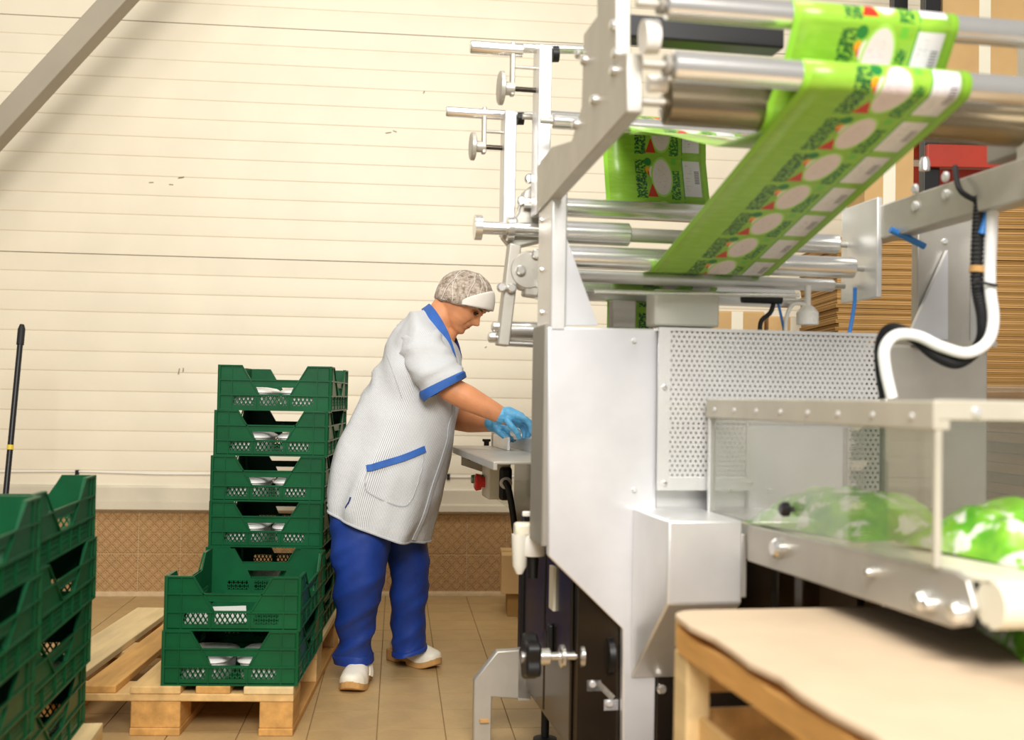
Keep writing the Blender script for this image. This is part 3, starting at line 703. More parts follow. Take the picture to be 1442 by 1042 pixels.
# pocket trim and pocket outline, on the coat's near side
def on_coat(px, py, off=.006):
    d = ray(px, py); o_ = CAM - PO; me_ = coat.data
    from mathutils.bvhtree import BVHTree
    global _bv
    if '_bv' not in globals(): _bv = BVHTree.FromPolygons([v.co for v in me_.vertices], [p.vertices for p in me_.polygons])
    h, nr_, _, _ = _bv.ray_cast(o_, d.normalized())
    if h is None: h = P(px, py, 3.68) - PO; nr_ = -d.normalized()
    if nr_.dot(d) > 0: nr_ = -nr_
    return h + nr_ * off, nr_
def coat_ribbon(name, pix, wd, mat, off=.003, th=.003, n=18):
    pp = catmull(pix, n); hs = [on_coat(x, y, off) for x, y in pp]
    return ribbon(name, [h for h, _ in hs], [wd] * n, [q for _, q in hs], mat, coat, th)
coat_ribbon('pocket_trim', [(517, 660), (540, 653), (570, 644), (598, 632)], .022, 'blue_trim')
coat_ribbon('pocket_seam', [(517, 662), (514, 680), (520, 694), (560, 712), (578, 706), (592, 670), (597, 640)], .004, 'seam', .0, .002, 30)
coat_ribbon('side_slit', [(487, 715), (492, 706), (494, 700)], .005, 'navy', .001, .002, 6)
coat_ribbon('dart', [(545, 500), (556, 530), (566, 560)], .003, 'seam', .0, .002, 10)
# ---- trousers
def leg(secs_, seed, nm='trouser_leg'):
    r_ = rings_of(secs_, 70)
    def fn(p, s_, u):
        q = (p[0] * .75 + p[2] * .66, p[1], p[2] * .75 - p[0] * .66)
        cr = 1 - abs(nz(q, (2.5, 3.5, 11), seed)) * 2.2; cr2 = 1 - abs(nz(q, (5, 5, 20), seed + 3)) * 2.2
        return (.012 * cr + .006 * cr2 - .010) * (.45 + .75 * s_)
    r_ = displace(r_, fn); o = loft(nm, r_, 'trousers', pe, True, 80)
    h = [ring_scale(r_[-9], 1.0), ring_scale(r_[-8], 1.045), ring_scale(r_[-4], 1.05), ring_scale(r_[-1], 1.05), ring_scale(r_[-1], 1.0), ring_scale(r_[-1], .8)]
    loft('turn_up', h, 'trousers', o, True, 60); return o
leg([section((473, 660), (560, 680), 3.83, .13), section((467, 715), (556, 730), 3.81, .13), section((467, 770), (548, 778), 3.79, .115), section((469, 820), (538, 826), 3.79, .10), section((472, 870), (528, 875), 3.83, .08), section((473, 910), (525, 912), 3.87, .075), section((471, 933), (526, 931), 3.885, .075)], 2.2)
leg([section((535, 670), (606, 690), 3.98, .11), section((540, 740), (604, 750), 3.99, .11), section((546, 790), (604, 794), 4.02, .10), section((550, 840), (602, 842), 4.06, .09), section((552, 880), (599, 878), 4.09, .085), section((552, 910), (601, 903), 4.11, .085), section((553, 922), (603, 912), 4.11, .087)], 7.7)
# ---- clogs
def clog(toe, heel):
    toe = toe - PO; heel = heel - PO; toe.z = heel.z = 0; ax = (toe - heel); L = ax.length; ax.normalize(); sd = Vector((-ax.y, ax.x, 0)); up = Vector((0, 0, 1))
    wtab = [(0, .022), (.06, .031), (.3, .034), (.5, .040), (.72, .048), (.88, .043), (.96, .03), (1, .012)]
    def outline(s_, k=1.0): return float(np.interp(s_, [a for a, _ in wtab], [b for _, b in wtab])) * k
    lift = lambda s_: .020 * max(0, (s_ - .72) / .28) ** 2
    ss = np.concatenate([np.linspace(0, .9, 22), np.linspace(.92, 1, 8)])
    mb = MB()
    def solid(z0, z1, s0, s1, k=1.0):
        sel = [x for x in ss if s0 <= x <= s1]; b = len(mb.v)
        for x in sel:
            c = heel + ax * (L * x); w2 = outline(x, k)
            for sgn, zz in ((-1, z0), (1, z0), (1, z1), (-1, z1)): mb.v.append(tuple(c + sd * w2 * sgn + up * ((zz(x) if callable(zz) else zz) + lift(x))))
        for i in range(len(sel) - 1):
            for q in range(4): mb.f.append((b + i * 4 + q, b + i * 4 + (q + 1) % 4, b + i * 4 + 4 + (q + 1) % 4, b + i * 4 + 4 + q))
        mb.f.append((b + 3, b + 2, b + 1, b)); e = b + (len(sel) - 1) * 4; mb.f.append((e, e + 1, e + 2, e + 3))
    top = lambda x: .042 - .017 * min(1, max(0, (x - .2) / .5))
    solid(lambda x: .012 if .32 < x < .5 else 0.0, top, 0, 1)
    so = mb.build('clog_sole', 'sole', pe, 40, .004)
    rs = []
    for x in np.linspace(.40, .995, 24):
        c = heel + ax * (L * x); w2 = outline(x, 1.0); hh = (.062 - .018 * (x - .4) / .6) * math.sqrt(max(.0, 1 - max(0, (x - .55) / .455) ** 2.6)) + .004; b = top(x) + lift(x) - .003
        rs.append([c + sd * w2 * math.copysign(abs(math.cos(t)) ** .75, math.cos(t)) + up * (b + hh * max(0, math.sin(t)) ** .8) for t in np.linspace(0, PI, 19)] + [c + up * b])
    loft('clog_upper', rs, 'clog', pe, True, 60)
    st = []
    for t in np.linspace(-.15, PI + .15, 22):
        c = heel + ax * (L * (.42)); st.append(c + sd * outline(.42, 1.16) * math.cos(t) + up * (.036 + .062 * max(-.1, math.sin(t))) + ax * (.012 - .02 * math.sin(t)))
    ribbon('strap', st, [.022] * 22, [(p - (heel + ax * L * .42 + up * .03)) for p in st], 'clog', pe, .004)
    # foot inside
    MB().ball(heel + ax * L * .3 + up * .06, .075, .03, .035, 16, 10, (ax, sd, up)).build('sock', 'clog', so)
clog(nt_, nt_ + Vector((.02, .255, 0)))
clog(ft_, ft_ + Vector((-.195, .165, 0)))
# ---- gloved hands
def hand(wr, pix, Y, nm, sgn, fw=1.0):
    mb = MB(); g_ = lambda x, y, dy=0: Q(x, y, Y + dy)
    for (a, b, ra, rb) in pix['palm']: capsule(mb, g_(*a), g_(*b), ra, rb, 14)
    for ch in pix['fingers']:
        pts = [g_(*c) for c in ch]; rad = [.0115, .0105, .0098, .0085][:len(pts)]
        for i in range(len(pts) - 1): capsule(mb, pts[i], pts[i + 1], rad[i], rad[i + 1], 12)
    o = remeshed(nm, mb, 'glove', pe, .0028, 2); return o
hand(wrR, {'palm': [((706, 585), (716, 586), .031, .03), ((716, 583, -.01), (731, 588, -.02), .026, .021), ((715, 589, .02), (729, 594, .025), .026, .021)],
           'fingers': [[(729, 586, -.035), (740, 590, -.04), (747, 599, -.038), (748, 608, -.034)], [(732, 588, -.015), (744, 593, -.018), (750, 602, -.016), (749, 611, -.012)],
                       [(731, 591, .008), (742, 597, .008), (746, 606, .008), (744, 614, .008)], [(728, 595, .03), (736, 602, .032), (739, 609, .03), (738, 615, .028)],
                       [(714, 592, -.035), (721, 601, -.05), (728, 609, -.045), (731, 616, -.035)]]}, 3.70, 'glove', 1)
hand(wrL, {'palm': [((694, 596), (700, 598), .03, .029), ((701, 596, -.02), (710, 603, -.025), .025, .02), ((700, 599, .015), (709, 606, .015), .025, .02)],
           'fingers': [[(709, 601, -.04), (715, 607, -.045), (719, 613, -.04), (720, 617, -.034)], [(711, 604, -.018), (718, 609, -.018), (723, 615, -.014), (724, 619, -.01)],
                       [(709, 606, .005), (716, 611, .006), (721, 617, .008), (722, 620, .01)], [(706, 608, .025), (712, 613, .027), (716, 618, .027), (717, 621, .027)],
                       [(698, 602, -.035), (703, 609, -.055), (709, 614, -.055), (713, 617, -.05)]]}, 3.86, 'glove', -1)

# ================================================================== packing machine
ME = empty('packing_machine', MO, MA, 'large stainless steel packing machine with rollers, in the right half', 'machine')
def V(*a): return Vector(a)
def part(mb, name, mat, parent=ME, smooth=35, bevel=0): return mb.build(name, mat, parent, smooth, bevel)
def bolt(p, axis, r, parent, mat='chrome', h=.008):
    part(MB().lathe(p, axis, [(0, r), (h * .6, r), (h, r * .7)], 12), 'bolt', mat, parent)
# base cabinet, doors, feet
bc = part(MB().box((.085, .03, .15), (.95, .70, .62)), 'base_cabinet', 'steel_dark', bevel=.006)
for y0, y1 in ((.05, .34), (.36, .68)): dd = part(MB().box((.077, y0, .17), (.085, y1, .60)), 'cabinet_door', 'steel_dark', bc, bevel=.003)
for y in (.1, .62):
    for x in (.14, .9): part(MB().lathe((x, y, 0), (0, 0, 1), [(0, .035), (.015, .035), (.02, .012), (.16, .012)], 16), 'foot', 'black_r', bc)
part(MB().box((.070, .66, .15), (.11, .71, .66)), 'corner_post', 'black', bc, bevel=.004)
part(MB().box((.070, .22, .46), (.077, .27, .57)), 'door_label', 'cream_p', bc); part(MB().box((.066, .24, .34), (.077, .27, .42)), 'door_latch', 'black', bc, bevel=.003)
part(MB().cyl((.067, .30, .37), (.077, .30, .37), .025), 'door_lock', 'black', bc)
# front panel with its slanting lower edge, box column behind it
pts = [my(x, y, 0) for x, y in ((771, 460), (927, 463), (925, 700), (924, 900))] ; z0 = .02
pl_ = [V(p.x, 0, p.z) for p in pts] + [V(pts[-1].x, 0, z0), V(my(879, 950, 0).x, 0, z0)] + [V(*my(x, y, 0)) for x, y in ((877, 886), (772, 783))]
fp = part(MB().prism(pl_, (0, .025, 0)), 'front_panel', 'steel_soft', bevel=.004)
for x, y in ((893, 480), (893, 690)): bolt(my(x, y, 0), (0, -1, 0), .006, fp, 'steel')
c0 = my(771, 783, 0); c1 = my(771, 455, 0)
part(MB().box((c1.x - .004, .012, c0.z + .02), (c1.x + .03, .16, c1.z)), 'side_column', 'grey_paint', bevel=.004)
# upright post, gusset
zt = my(785, 206, 0).z
pst = part(MB().box((.004, .0, c1.z - .02), (.042, .16, zt)), 'upright_post', 'steel', bevel=.004)
part(MB().prism([V(*my(796, 330, .02)), V(*my(842, 458, .02)), V(*my(796, 458, .02))], (0, .012, 0)), 'gusset', 'steel_soft', pst)
for y in (310, 380, 440): bolt(mx(764, y, .004), (-1, 0, 0), .007, pst)
# body behind the guard, right body
gz_top_ = my(930, 463, -.03).z - .006
part(MB().box((.27, .015, .62), (.82, .68, gz_top_)), 'machine_body', 'steel', bevel=.006)
rb0 = my(1246, 484, -.02); rb1 = my(1392, 484, -.02)
part(MB().box((rb0.x, -.02, .0), (rb1.x, .5, rb0.z)), 'right_body', 'alu', bevel=.008)
# perforated guard: real holes
gx0, gx1, gzt, gzb = my(928, 462, -.03).x, my(1240, 465, -.03).x, my(930, 463, -.03).z, my(930, 690, -.03).z
gd = empty('guard', (0, 0, 0)); gd.parent = ME; gd.name = 'perforated_guard'
def perforated(x0, x1, z0, z1, y, parent, pitch=.0128, r=.0031):
    mb = MB(); nx = int((x1 - x0) / pitch); nz_ = int((z1 - z0) / (pitch * .866)); px, pz = (x1 - x0) / nx, (z1 - z0) / nz_
    for j in range(nz_):
        for i in range(nx):
            ox = x0 + i * px; oz = z0 + j * pz; cx = ox + px * (.27 if j % 2 else .73); cz = oz + pz / 2; b = len(mb.v)
            mb.v += [(ox, y, oz), (ox + px, y, oz), (ox + px, y, oz + pz), (ox, y, oz + pz)]
            for q in range(8): a = -PI * .75 + q * PI / 4; mb.v.append((cx + r * math.cos(a), y, cz + r * math.sin(a)))
            for q in range(4):
                mb.f += [(b + q, b + (q + 1) % 4, b + 4 + (2 * q + 1) % 8), (b + q, b + 4 + (2 * q + 1) % 8, b + 4 + 2 * q), (b + (q + 1) % 4, b + 4 + (2 * q + 2) % 8, b + 4 + (2 * q + 1) % 8)]
    return mb.build('perforated_sheet', 'steel', parent, 0)
zmid = my(1000, 600, -.03).z; xl = my(1000, 600, -.03).x; xr = my(1188, 600, -.03).x; fx = gx0 + .028
perforated(fx, gx1, zmid, gzt, -.03, gd); perforated(fx, xl, gzb + .03, zmid, -.03, gd); perforated(xr, gx1, gzb - .1, zmid, -.03, gd)
part(MB().box((gx0, -.035, gzb), (fx, -.027, gzt)), 'guard_flange', 'steel', gd)
part(MB().box((fx, -.036, gzb), (xl + .02, -.027, gzb + .03)), 'guard_flange', 'steel', gd)
part(MB().box((xl - .004, -.04, gzb - .02), (xl + .01, -.025, zmid)), 'guard_flange', 'alu', gd)
part(MB().box((gx0, -.034, gzt - .004), (gx1 + .004, .05, gzt + .004)), 'guard_top', 'steel', gd)
part(MB().box((xl, -.04, gzb - .12), (xr, -.028, zmid)), 'outfeed_plate', 'steel_soft', gd)
part(MB().box((xr - .006, -.045, gzb - .12), (xr + .004, -.025, zmid)), 'outfeed_post', 'grey_paint', gd)
for y in (545, 680): bolt(my(936, y, -.036), (0, -1, 0), .006, gd, 'chrome')
bolt(my(1026, 690, -.036), (0, -1, 0), .006, gd)
# hood box in front of the panel
q0 = mx(888, 705, my(940, 733, -.27).x); hx0 = my(941, 733, -.27).x; hx1 = my(1046, 733, -.27).x; hzt = my(941, 733, -.27).z; hzb = my(942, 851, -.27).z; hzl = mx(889, 957, hx0).z
hood = part(MB().hexa([V(hx0, -.27, hzb), V(hx0, 0, hzl), V(hx0, 0, hzt), V(hx0, -.27, hzt)], [V(hx1, -.27, hzb), V(hx1, 0, hzl), V(hx1, 0, hzt), V(hx1, -.27, hzt)]), 'sealing_hood', 'steel', bevel=.005)
part(MB().box((hx1, -.262, hzb + .01), (hx1 + .014, -.02, hzt - .03)), 'hood_flange', 'alu', hood, bevel=.003)
part(MB().box((my(925, 900, 0).x, .0, .02), (.9, .03, hzl + .02)), 'lower_panel', 'steel_dark', bevel=.004)
bolt(my(931, 970, 0), (0, -1, 0), .012, ME, 'chrome', .012)
# forward arms that carry the film rollers
la = [mx(x, y, .0) for x, y in ((884, 158), (884, 75), (868, 75), (868, -70), (842, -70), (842, 22), (823, 48), (820, 150), (806, 198), (778, 206), (757, 235), (757, 300))]
arm = part(MB().prism([V(-.002, p.y, p.z) for p in la], (.030, 0, 0)), 'roller_arm', 'alu', bevel=.003)
for x, y in ((866, 36), (869, 76), (866, 100), (838, 141), (812, 175), (816, 76), (824, 85)): bolt(mx(x, y, -.002), (-1, 0, 0), .011, arm, 'chrome', .01)
yA0 = mx(890, 120, 0).y
ra0 = mx(1206, 322, .835); ra1 = mx(1500, 215, .835)
zA = ra0.z
rz__ = my(945, 8, -.75).z
rarm = part(MB().box((.835, -1.0, zA - .045), (.885, .16, zA + .04)), 'roller_arm', 'alu', bevel=.004)
part(MB().box((.825, -.02, zA - .19), (.84, .17, zA + .06)), 'bearing_plate', 'steel', rarm, bevel=.003)
for x, y in ((1290, 266), (1290, 290), (1333, 249), (1333, 274)): bolt(mx(x, y, .835), (-1, 0, 0), .012, rarm, 'steel', .008)
part(MB().box((.86, -1.0, zA + .06), (.92, -.42, zA + .17)), 'upper_beam', 'grey_paint', rarm, bevel=.004)
bolt(mx(1302, 240, .85), (0, 0, 1), .012, rarm, 'chrome', .03)
part(MB().box((.84, -.86, zA), (.87, -.55, rz__ + .06)), 'bearing_plate', 'alu', rarm, bevel=.004)
# pillar under the right arm with gusset
pf = .0
p0, p1 = my(1292, 380, pf), my(1378, 380, pf)
pil = part(MB().box((p0.x, pf, rb0.z), (p1.x, pf + .03, zA + .03)), 'pillar', 'alu', bevel=.003)
part(MB().prism([V(*my(1335, 352, pf - .02)), V(*my(1335, 478, pf - .02)), V(*my(1278, 478, pf - .02))], (0, .014, 0)), 'gusset', 'steel_soft', pil)
part(MB().box((my(1366, 400, pf).x, pf - .05, rb0.z), (p1.x, pf, zA - .03)), 'pillar_flange', 'steel_soft', pil, bevel=.003)
part(MB().box((p0.x - .03, pf - .05, rb0.z - .002), (p1.x + .02, pf + .05, rb0.z + .012)), 'pillar_foot', 'alu', pil)
for x, y in ((1308, 320), (1340, 305), (1330, 340)): bolt(my(x, y, pf), (0, -1, 0), .008, pil, 'steel', .006)
# rollers
def roller(x0, x1, y, z, r, mat='chrome', shaft=.008, ext=.03, collar=0):
    mb = MB().lathe((x0, y, z), (1, 0, 0), [(0, r * .8), (.004, r), (x1 - x0 - .004, r), (x1 - x0, r * .8)], 32)
    o = part(mb, 'roller', mat); part(MB().cyl((x0 - ext, y, z), (x1 + ext, y, z), shaft, n=14), 'shaft', 'alu', o)
    if collar: part(MB().cyl((x0 - .012, y, z), (x0 - .003, y, z), r * .7), 'collar', 'grey_paint', o)
    return o
def rz_(px, py, y): return my(px, py, y).z
yR = -.79; zR2 = rz_(945, 93, yR); zR1 = rz_(945, 8, yR + .04)
nx0 = my(945, 93, yR).x
roller(nx0, .80, yR + .04, zR1, .024, collar=1, ext=.05); roller(nx0, .80, yR, zR2, .026, collar=1, ext=.05)
zR3 = rz_(930, 145, -.62); roller(my(935, 145, -.62).x, .80, -.62, zR3, .040, 'r3', ext=.05)
part(MB().cyl(my(925, 52, -.7), my(905, 52, -.7), .03), 'shaft_collar', 'white_p'); part(MB().cyl(my(938, 118, -.74), my(912, 118, -.74), .015), 'shaft_collar', 'white_p')
ys = {'L1': .45, 'L2': .14, 'L3': .05, 'L4': .12}
zL1, zL2, zL3, zL4 = rz_(800, 292, .45), rz_(800, 327, .14), rz_(800, 361, .05), rz_(800, 388, .12)
roller(.05, .80, .45, zL1, .027); roller(.05, .235, .14, zL2, .029); roller(.60, .80, .14, zL2 , .026)
part(MB().cyl((.235, .14, zL2), (.60, .14, zL2), .018), 'core_shaft', 'alu')
roller(.05, .80, .05, zL3, .027); roller(.05, .78, .12, zL4, .016, 'steel')
roller(.05, .80, .50, 1.80, .022); roller(.05, .80, .24, 1.725, .02)
part(MB().cyl(my(838, 411, .06), my(1125, 416, .06), .006), 'guide_rod', 'chrome')
part(MB().box((.02, -.42, my(1000, 60, -.42).z), (my(1105, 40, -.42).x, -.36, my(1000, 28, -.42).z)), 'cross_beam', 'black', bevel=.004)
# film web
FX0, FX1 = .262, .572; PER = .14
def web(name, path, label, vs0=0.0, n=90, width=(FX0, FX1), mode=1):
    path = catmull(path, n) if mode else np.array(path); d = np.concatenate([[0], np.cumsum(np.linalg.norm(np.diff(path, axis=0), axis=1))])
    verts, fs, uvs = [], [], []; nx = 6
    for i, (y, z) in enumerate(path):
        for j in range(nx): verts.append((width[0] + (width[1] - width[0]) * j / (nx - 1), y, z))
    for i in range(len(path) - 1):
        for j in range(nx - 1):
            fs.append((i * nx + j, i * nx + j + 1, (i + 1) * nx + j + 1, (i + 1) * nx + j))
            uvs += [(j / (nx - 1), d[i] / PER + vs0), ((j + 1) / (nx - 1), d[i] / PER + vs0), ((j + 1) / (nx - 1), d[i + 1] / PER + vs0), (j / (nx - 1), d[i + 1] / PER + vs0)]
    me = bpy.data.meshes.new(name); me.from_pydata(verts, [], fs); ul = me.uv_layers.new(name='UVMap'); ul.data.foreach_set('uv', [c for p in uvs for c in p]); me.materials.append(MT['film'])
    me.polygons.foreach_set('use_smooth', [True] * len(me.polygons)); me.update()
    o = bpy.data.objects.new(name, me); COL.objects.link(o); sm = o.modifiers.new('s', 'SOLIDIFY'); sm.thickness = .0008; sm.offset = 0
    o.location = MO; o.rotation_euler = (0, 0, MA); return tag(o, label, 'film')
def arc(cy, cz, r, a0, a1, n=10): return [(cy + r * math.cos(a), cz + r * math.sin(a)) for a in np.linspace(a0, a1, n)]
def tang(): pass
rr_ = .0275
# lower run: over the near roller, down and away to the lower rollers, under the last one and back
s1 = np.array([yR, zR2]); e1 = np.array([.05, zL3 - .0])
ang = math.atan2(e1[1] - s1[1], e1[0] - s1[0])
na_ = ang + PI / 2                                       # normal pointing up-away
pth = arc(yR, zR2, rr_, PI * 1.0, PI / 2 + ang, 14)
tmp = arc(.05, zL3, .0285, PI / 2 + ang, PI / 2 + ang - .1, 2)
front = [(yR - .0 + rr_ * math.cos(a), zR2 + rr_ * math.sin(a)) for a in np.linspace(.25, PI * .5, 4)]
# film passes round the near side of the roller and leaves from its underside towards the lower rollers
# (comes up from behind, over the top, down the near face, away below)
under = -PI / 2 + ang
pa = arc(yR, zR2, rr_, PI * .62, PI * 1.5 + ang, 22)
a_in = (-.60, zR3 + .042 + .004)
lower_in = (.05 + .0285 * math.cos(-PI / 2 + ang), zL3 + .0285 * math.sin(-PI / 2 + ang))
path2 = [a_in] + pa + [tuple(np.array(pa[-1]) + (np.array(lower_in) - np.array(pa[-1])) * f) for f in np.linspace(.04, .96, 24)] + arc(.05, zL3, .0285, -PI / 2 + ang, -PI / 2 + .35, 5) + [(.2, zL3 - .02), (.36, zL3 - .01)] + arc(.42, zL3 - .045, .03, PI / 2 + .3, 0, 6) + [(.45, zL3 - .12), (.45, 1.13)]
web('printed_film', path2, 'green printed film web slanting down from the near roller to the lower rollers', .55, mode=0)
part(MB().cyl((.05, .42, zL3 - .045), (.8, .42, zL3 - .045), .028, n=28), 'roller', 'chrome')
pb_ = arc(yR + .04, zR1, .0255, PI * .35, PI * 1.25, 20)
path1 = [(-.55, zR1 + .10), (-.66, zR1 + .055)] + pb_ + [(-.735, zR2 + .05), (-.70, zR3 + .03)] + arc(-.62, zR3, .0415, PI, PI * 1.5, 8) + [(-.4, zR3 - .02), (-.1, 1.62), (.15, 1.69)] + arc(.24, 1.725, .0215, -PI * .5, PI * .3, 8)[:-2] + [(.3, 1.735), (.42, 1.79)] + arc(.50, 1.80, .0235, PI * .6, 0, 8) + [(.518, 1.7), (.475, 1.56)]
web('printed_film', path1, 'green printed film web looping over the top roller and the rear rollers', .1, mode=0)
# ---- crank assemblies on the far left
def crank(bx, by, bw, bd, ytop, ybot, ly, shaft_px, knob, nm):
    e = empty(nm, (0, 0, 0)); e.parent = ME
    a = my(bx, ytop, ly); b = my(bx + bw, ybot, ly)
    part(MB().box((a.x, ly, b.z), (b.x, ly + bd, a.z)), 'bar', 'steel', e, bevel=.003)
    s0, s1_ = my(*shaft_px[0], ly + bd / 2), my(*shaft_px[1], ly + bd / 2); r = shaft_px[2]
    part(MB().lathe(s0, (1, 0, 0), [(0, r * .85), (.004, r), ((s1_.x - s0.x) * .45, r)], 20), 'sleeve', 'chrome', e)
    part(MB().cyl(s0, s1_, r * .72), 'shaft', 'chrome', e)
    part(MB().cyl(my(bx + bw + 3, shaft_px[0][1] + 10, ly + bd / 2), my(bx + bw + 12, shaft_px[0][1] + 10, ly + bd / 2), r * 1.25), 'collar', 'black', e)
    kx, ky, kr = knob; k = my(kx, ky, ly + bd / 2)
    part(MB().lathe(k, (1, 0, 0), [(-.008, kr * .9), (-.005, kr), (.005, kr), (.008, kr * .8), (.010, kr * .4), (.035, kr * .4)], 24), 'hand_wheel', 'alu', e)
    lk = my(kx + 16, shaft_px[0][1] + 4, ly + bd / 2)
    part(MB().box((lk.x - .006, ly + bd / 2 - .012, k.z - .02), (lk.x + .006, ly + bd / 2 + .012, lk.z + .02)), 'link', 'alu', e, bevel=.003)
    part(MB().cyl(k, V(a.x + .01, k.y, k.z), .007, n=12), 'screw', 'steel_dark', e)
    q = my(kx + 16, shaft_px[0][1] + 28, ly + bd / 2); part(MB().cyl(q, V(a.x + .03, q.y, q.z), .005, n=10), 'pin', 'chrome', e)
    return e
crank(760, 0, 14, .09, 62, 300, .36, ((662, 66), (824, 70), .018), (706, 124, .046), 'tension_crank')
crank(711, 0, 14, .07, 155, 330, .52, ((628, 157), (815, 166), .0145), (666, 206, .040), 'tension_crank')
ly = .45
k1 = my(668, 320, ly)
e = empty('clamp_shaft', (0, 0, 0)); e.parent = ME
part(MB().lathe(k1, (1, 0, 0), [(0, .035), (.02, .035), (.024, .018), (.09, .018)], 22), 'hand_wheel', 'chrome', e)
part(MB().lathe(my(714, 322, ly), (1, 0, 0), [(0, .034), (.018, .034), (.02, .02), (.1, .02)], 22), 'hand_wheel', 'chrome', e)
part(MB().cyl(k1, my(765, 324, ly), .012), 'shaft', 'chrome', e)
part(MB().prism([V(*my(x, y, ly + .02)) for x, y in ((707, 332), (722, 350), (765, 340), (765, 250), (738, 268), (730, 300))], (0, .05, 0)), 'bracket', 'alu', e, bevel=.006)
for x, y in ((745, 252), (734, 283), (744, 285), (722, 312)): bolt(my(x, y, ly + .02), (0, -1, 0), .014, e, 'chrome', .012)
e = empty('hanging_roller_arm', (0, 0, 0)); e.parent = ME
part(MB().bar(my(724, 345, ly), my(707, 487, ly), .034, .05, (0, 1, 0)), 'bar', 'alu', e, bevel=.004)
part(MB().lathe(my(742, 382, ly), (0, -1, 0), [(-.02, .055), (.02, .055), (.028, .048)], 28), 'pivot_plate', 'alu', e)
part(MB().bar(my(737, 402, ly), my(765, 406, ly), .06, .05, (0, 1, 0)), 'bracket', 'alu', e, bevel=.006)
for x, y in ((755, 358), (733, 381), (706, 405), (720, 406)): bolt(my(x, y, ly - .03), (0, -1, 0), .014, e, 'chrome', .014)
part(MB().lathe(my(713, 465, ly + .01), (1, 0, 0), [(0, .024), (.003, .027), (.15, .027)], 24), 'roller', 'chrome', e)
part(MB().cyl(my(709, 483, ly + .01), my(770, 486, ly + .01), .009), 'roller', 'chrome', e)
for x, y in ((698, 460), (693, 475)): part(MB().lathe(my(x, y, ly), (1, 0, 0), [(-.012, .008), (-.008, .015), (.008, .015), (.012, .007), (.04, .006)], 16), 'knob', 'chrome', e)
# ---- adjusting shaft at the lower left
e = empty('adjusting_shaft', (0, 0, 0)); e.parent = ME; ly = .04
h = my(747, 925, ly); mb = MB(); k = 0
star = []
for i in range(48):
    a = 2 * PI * i / 48; rr2 = .050 * (1 + .13 * math.cos(5 * a)); star.append(V(h.x - .018, h.y + rr2 * math.cos(a), h.z + rr2 * math.sin(a)))
part(MB().prism(star, (.036, 0, 0)), 'star_knob', 'black', e, 50, .006)
part(MB().cyl(V(h.x - .022, h.y, h.z), V(h.x - .01, h.y, h.z), .014), 'knob_cap', 'chrome', e)
x1_ = my(878, 920, ly).x
part(MB().cyl(h, (x1_ + .02, ly, h.z), .010), 'shaft', 'chrome', e); part(MB().lathe((h.x + .02, ly, h.z), (1, 0, 0), [(0, .02), (.025, .02), (.03, .012)], 18), 'hub', 'chrome', e)
for px in (792, 819): part(MB().lathe((my(px, 922, ly).x - .006, ly, h.z), (1, 0, 0), [(0, .024), (.002, .027), (.010, .027), (.012, .024)], 24), 'ring', 'chrome', e)
part(MB().cyl((my(853, 922, ly).x, ly, h.z), (my(861, 922, ly).x, ly, h.z), .046), 'flange', 'black', e)
for px, py in ((833, 963), (857, 990)):
    t_ = part(MB().box(my(px - 9, py + 13, .03), my(px + 13, py - 11, .05)), 'tab', 'steel_soft', e, bevel=.004); bolt(my(px + 1, py, .03), (0, -1, 0), .009, t_, 'steel')
part(MB().bar(my(840, 960, .04), my(862, 982, .04), .014, .02, (0, 1, 0)), 'tab_link', 'alu', e)
# ---- foot plate
ly = .60
fpoly = [my(x, y, ly) for x, y in ((668, 958), (700, 917), (745, 914), (748, 986), (693, 982))]
fpoly += [V(fpoly[-1].x, ly, 0), V(fpoly[0].x, ly, 0)]
ft2 = part(MB().prism(fpoly, (0, .03, 0)), 'support_foot', 'alu', bevel=.004)
part(MB().box((fpoly[2].x - .03, ly, fpoly[3].z), (.09, ly + .03, fpoly[2].z)), 'foot_arm', 'alu', ft2)
part(MB().box(my(676, 1018, ly - .012), my(688, 1012, ly)), 'foot_clip', 'sole', ft2)
# ---- air filter
e = empty('air_filter', (0, 0, 0)); e.parent = ME; ly = .20; c = my(751, 780, ly)
part(MB().lathe(c, (0, 0, 1), [(-.004, .028), (0, .03), (.04, .03), (.05, .025), (.06, .025)], 22), 'filter_cap', 'white_p', e)
part(MB().box((c.x - .05, ly - .02, c.z + .045), (c.x + .02, ly + .02, c.z + .08)), 'filter_head', 'cream_p', e, bevel=.008)
part(MB().lathe((c.x - .035, ly, c.z - .05), (0, 0, 1), [(0, .008), (.02, .018), (.1, .022)], 18), 'filter_bowl', 'frost', e)
part(MB().cyl((c.x + .005, ly, c.z + .07), (c.x + .005, ly, c.z + .12), .012), 'adjuster', 'white_p', e)
part(MB().box((c.x - .03, ly - .006, c.z + .095), (c.x + .03, ly + .006, c.z + .108)), 'adjuster_wing', 'white_p', e, bevel=.003)
part(MB().cyl((c.x, ly, c.z), (c.x, ly, c.z - .06), .014), 'filter_tube', 'black', e)
part(MB().cyl((c.x, ly, c.z + .03), (c.x + .06, ly, c.z + .03), .008), 'nipple', 'chrome', e)
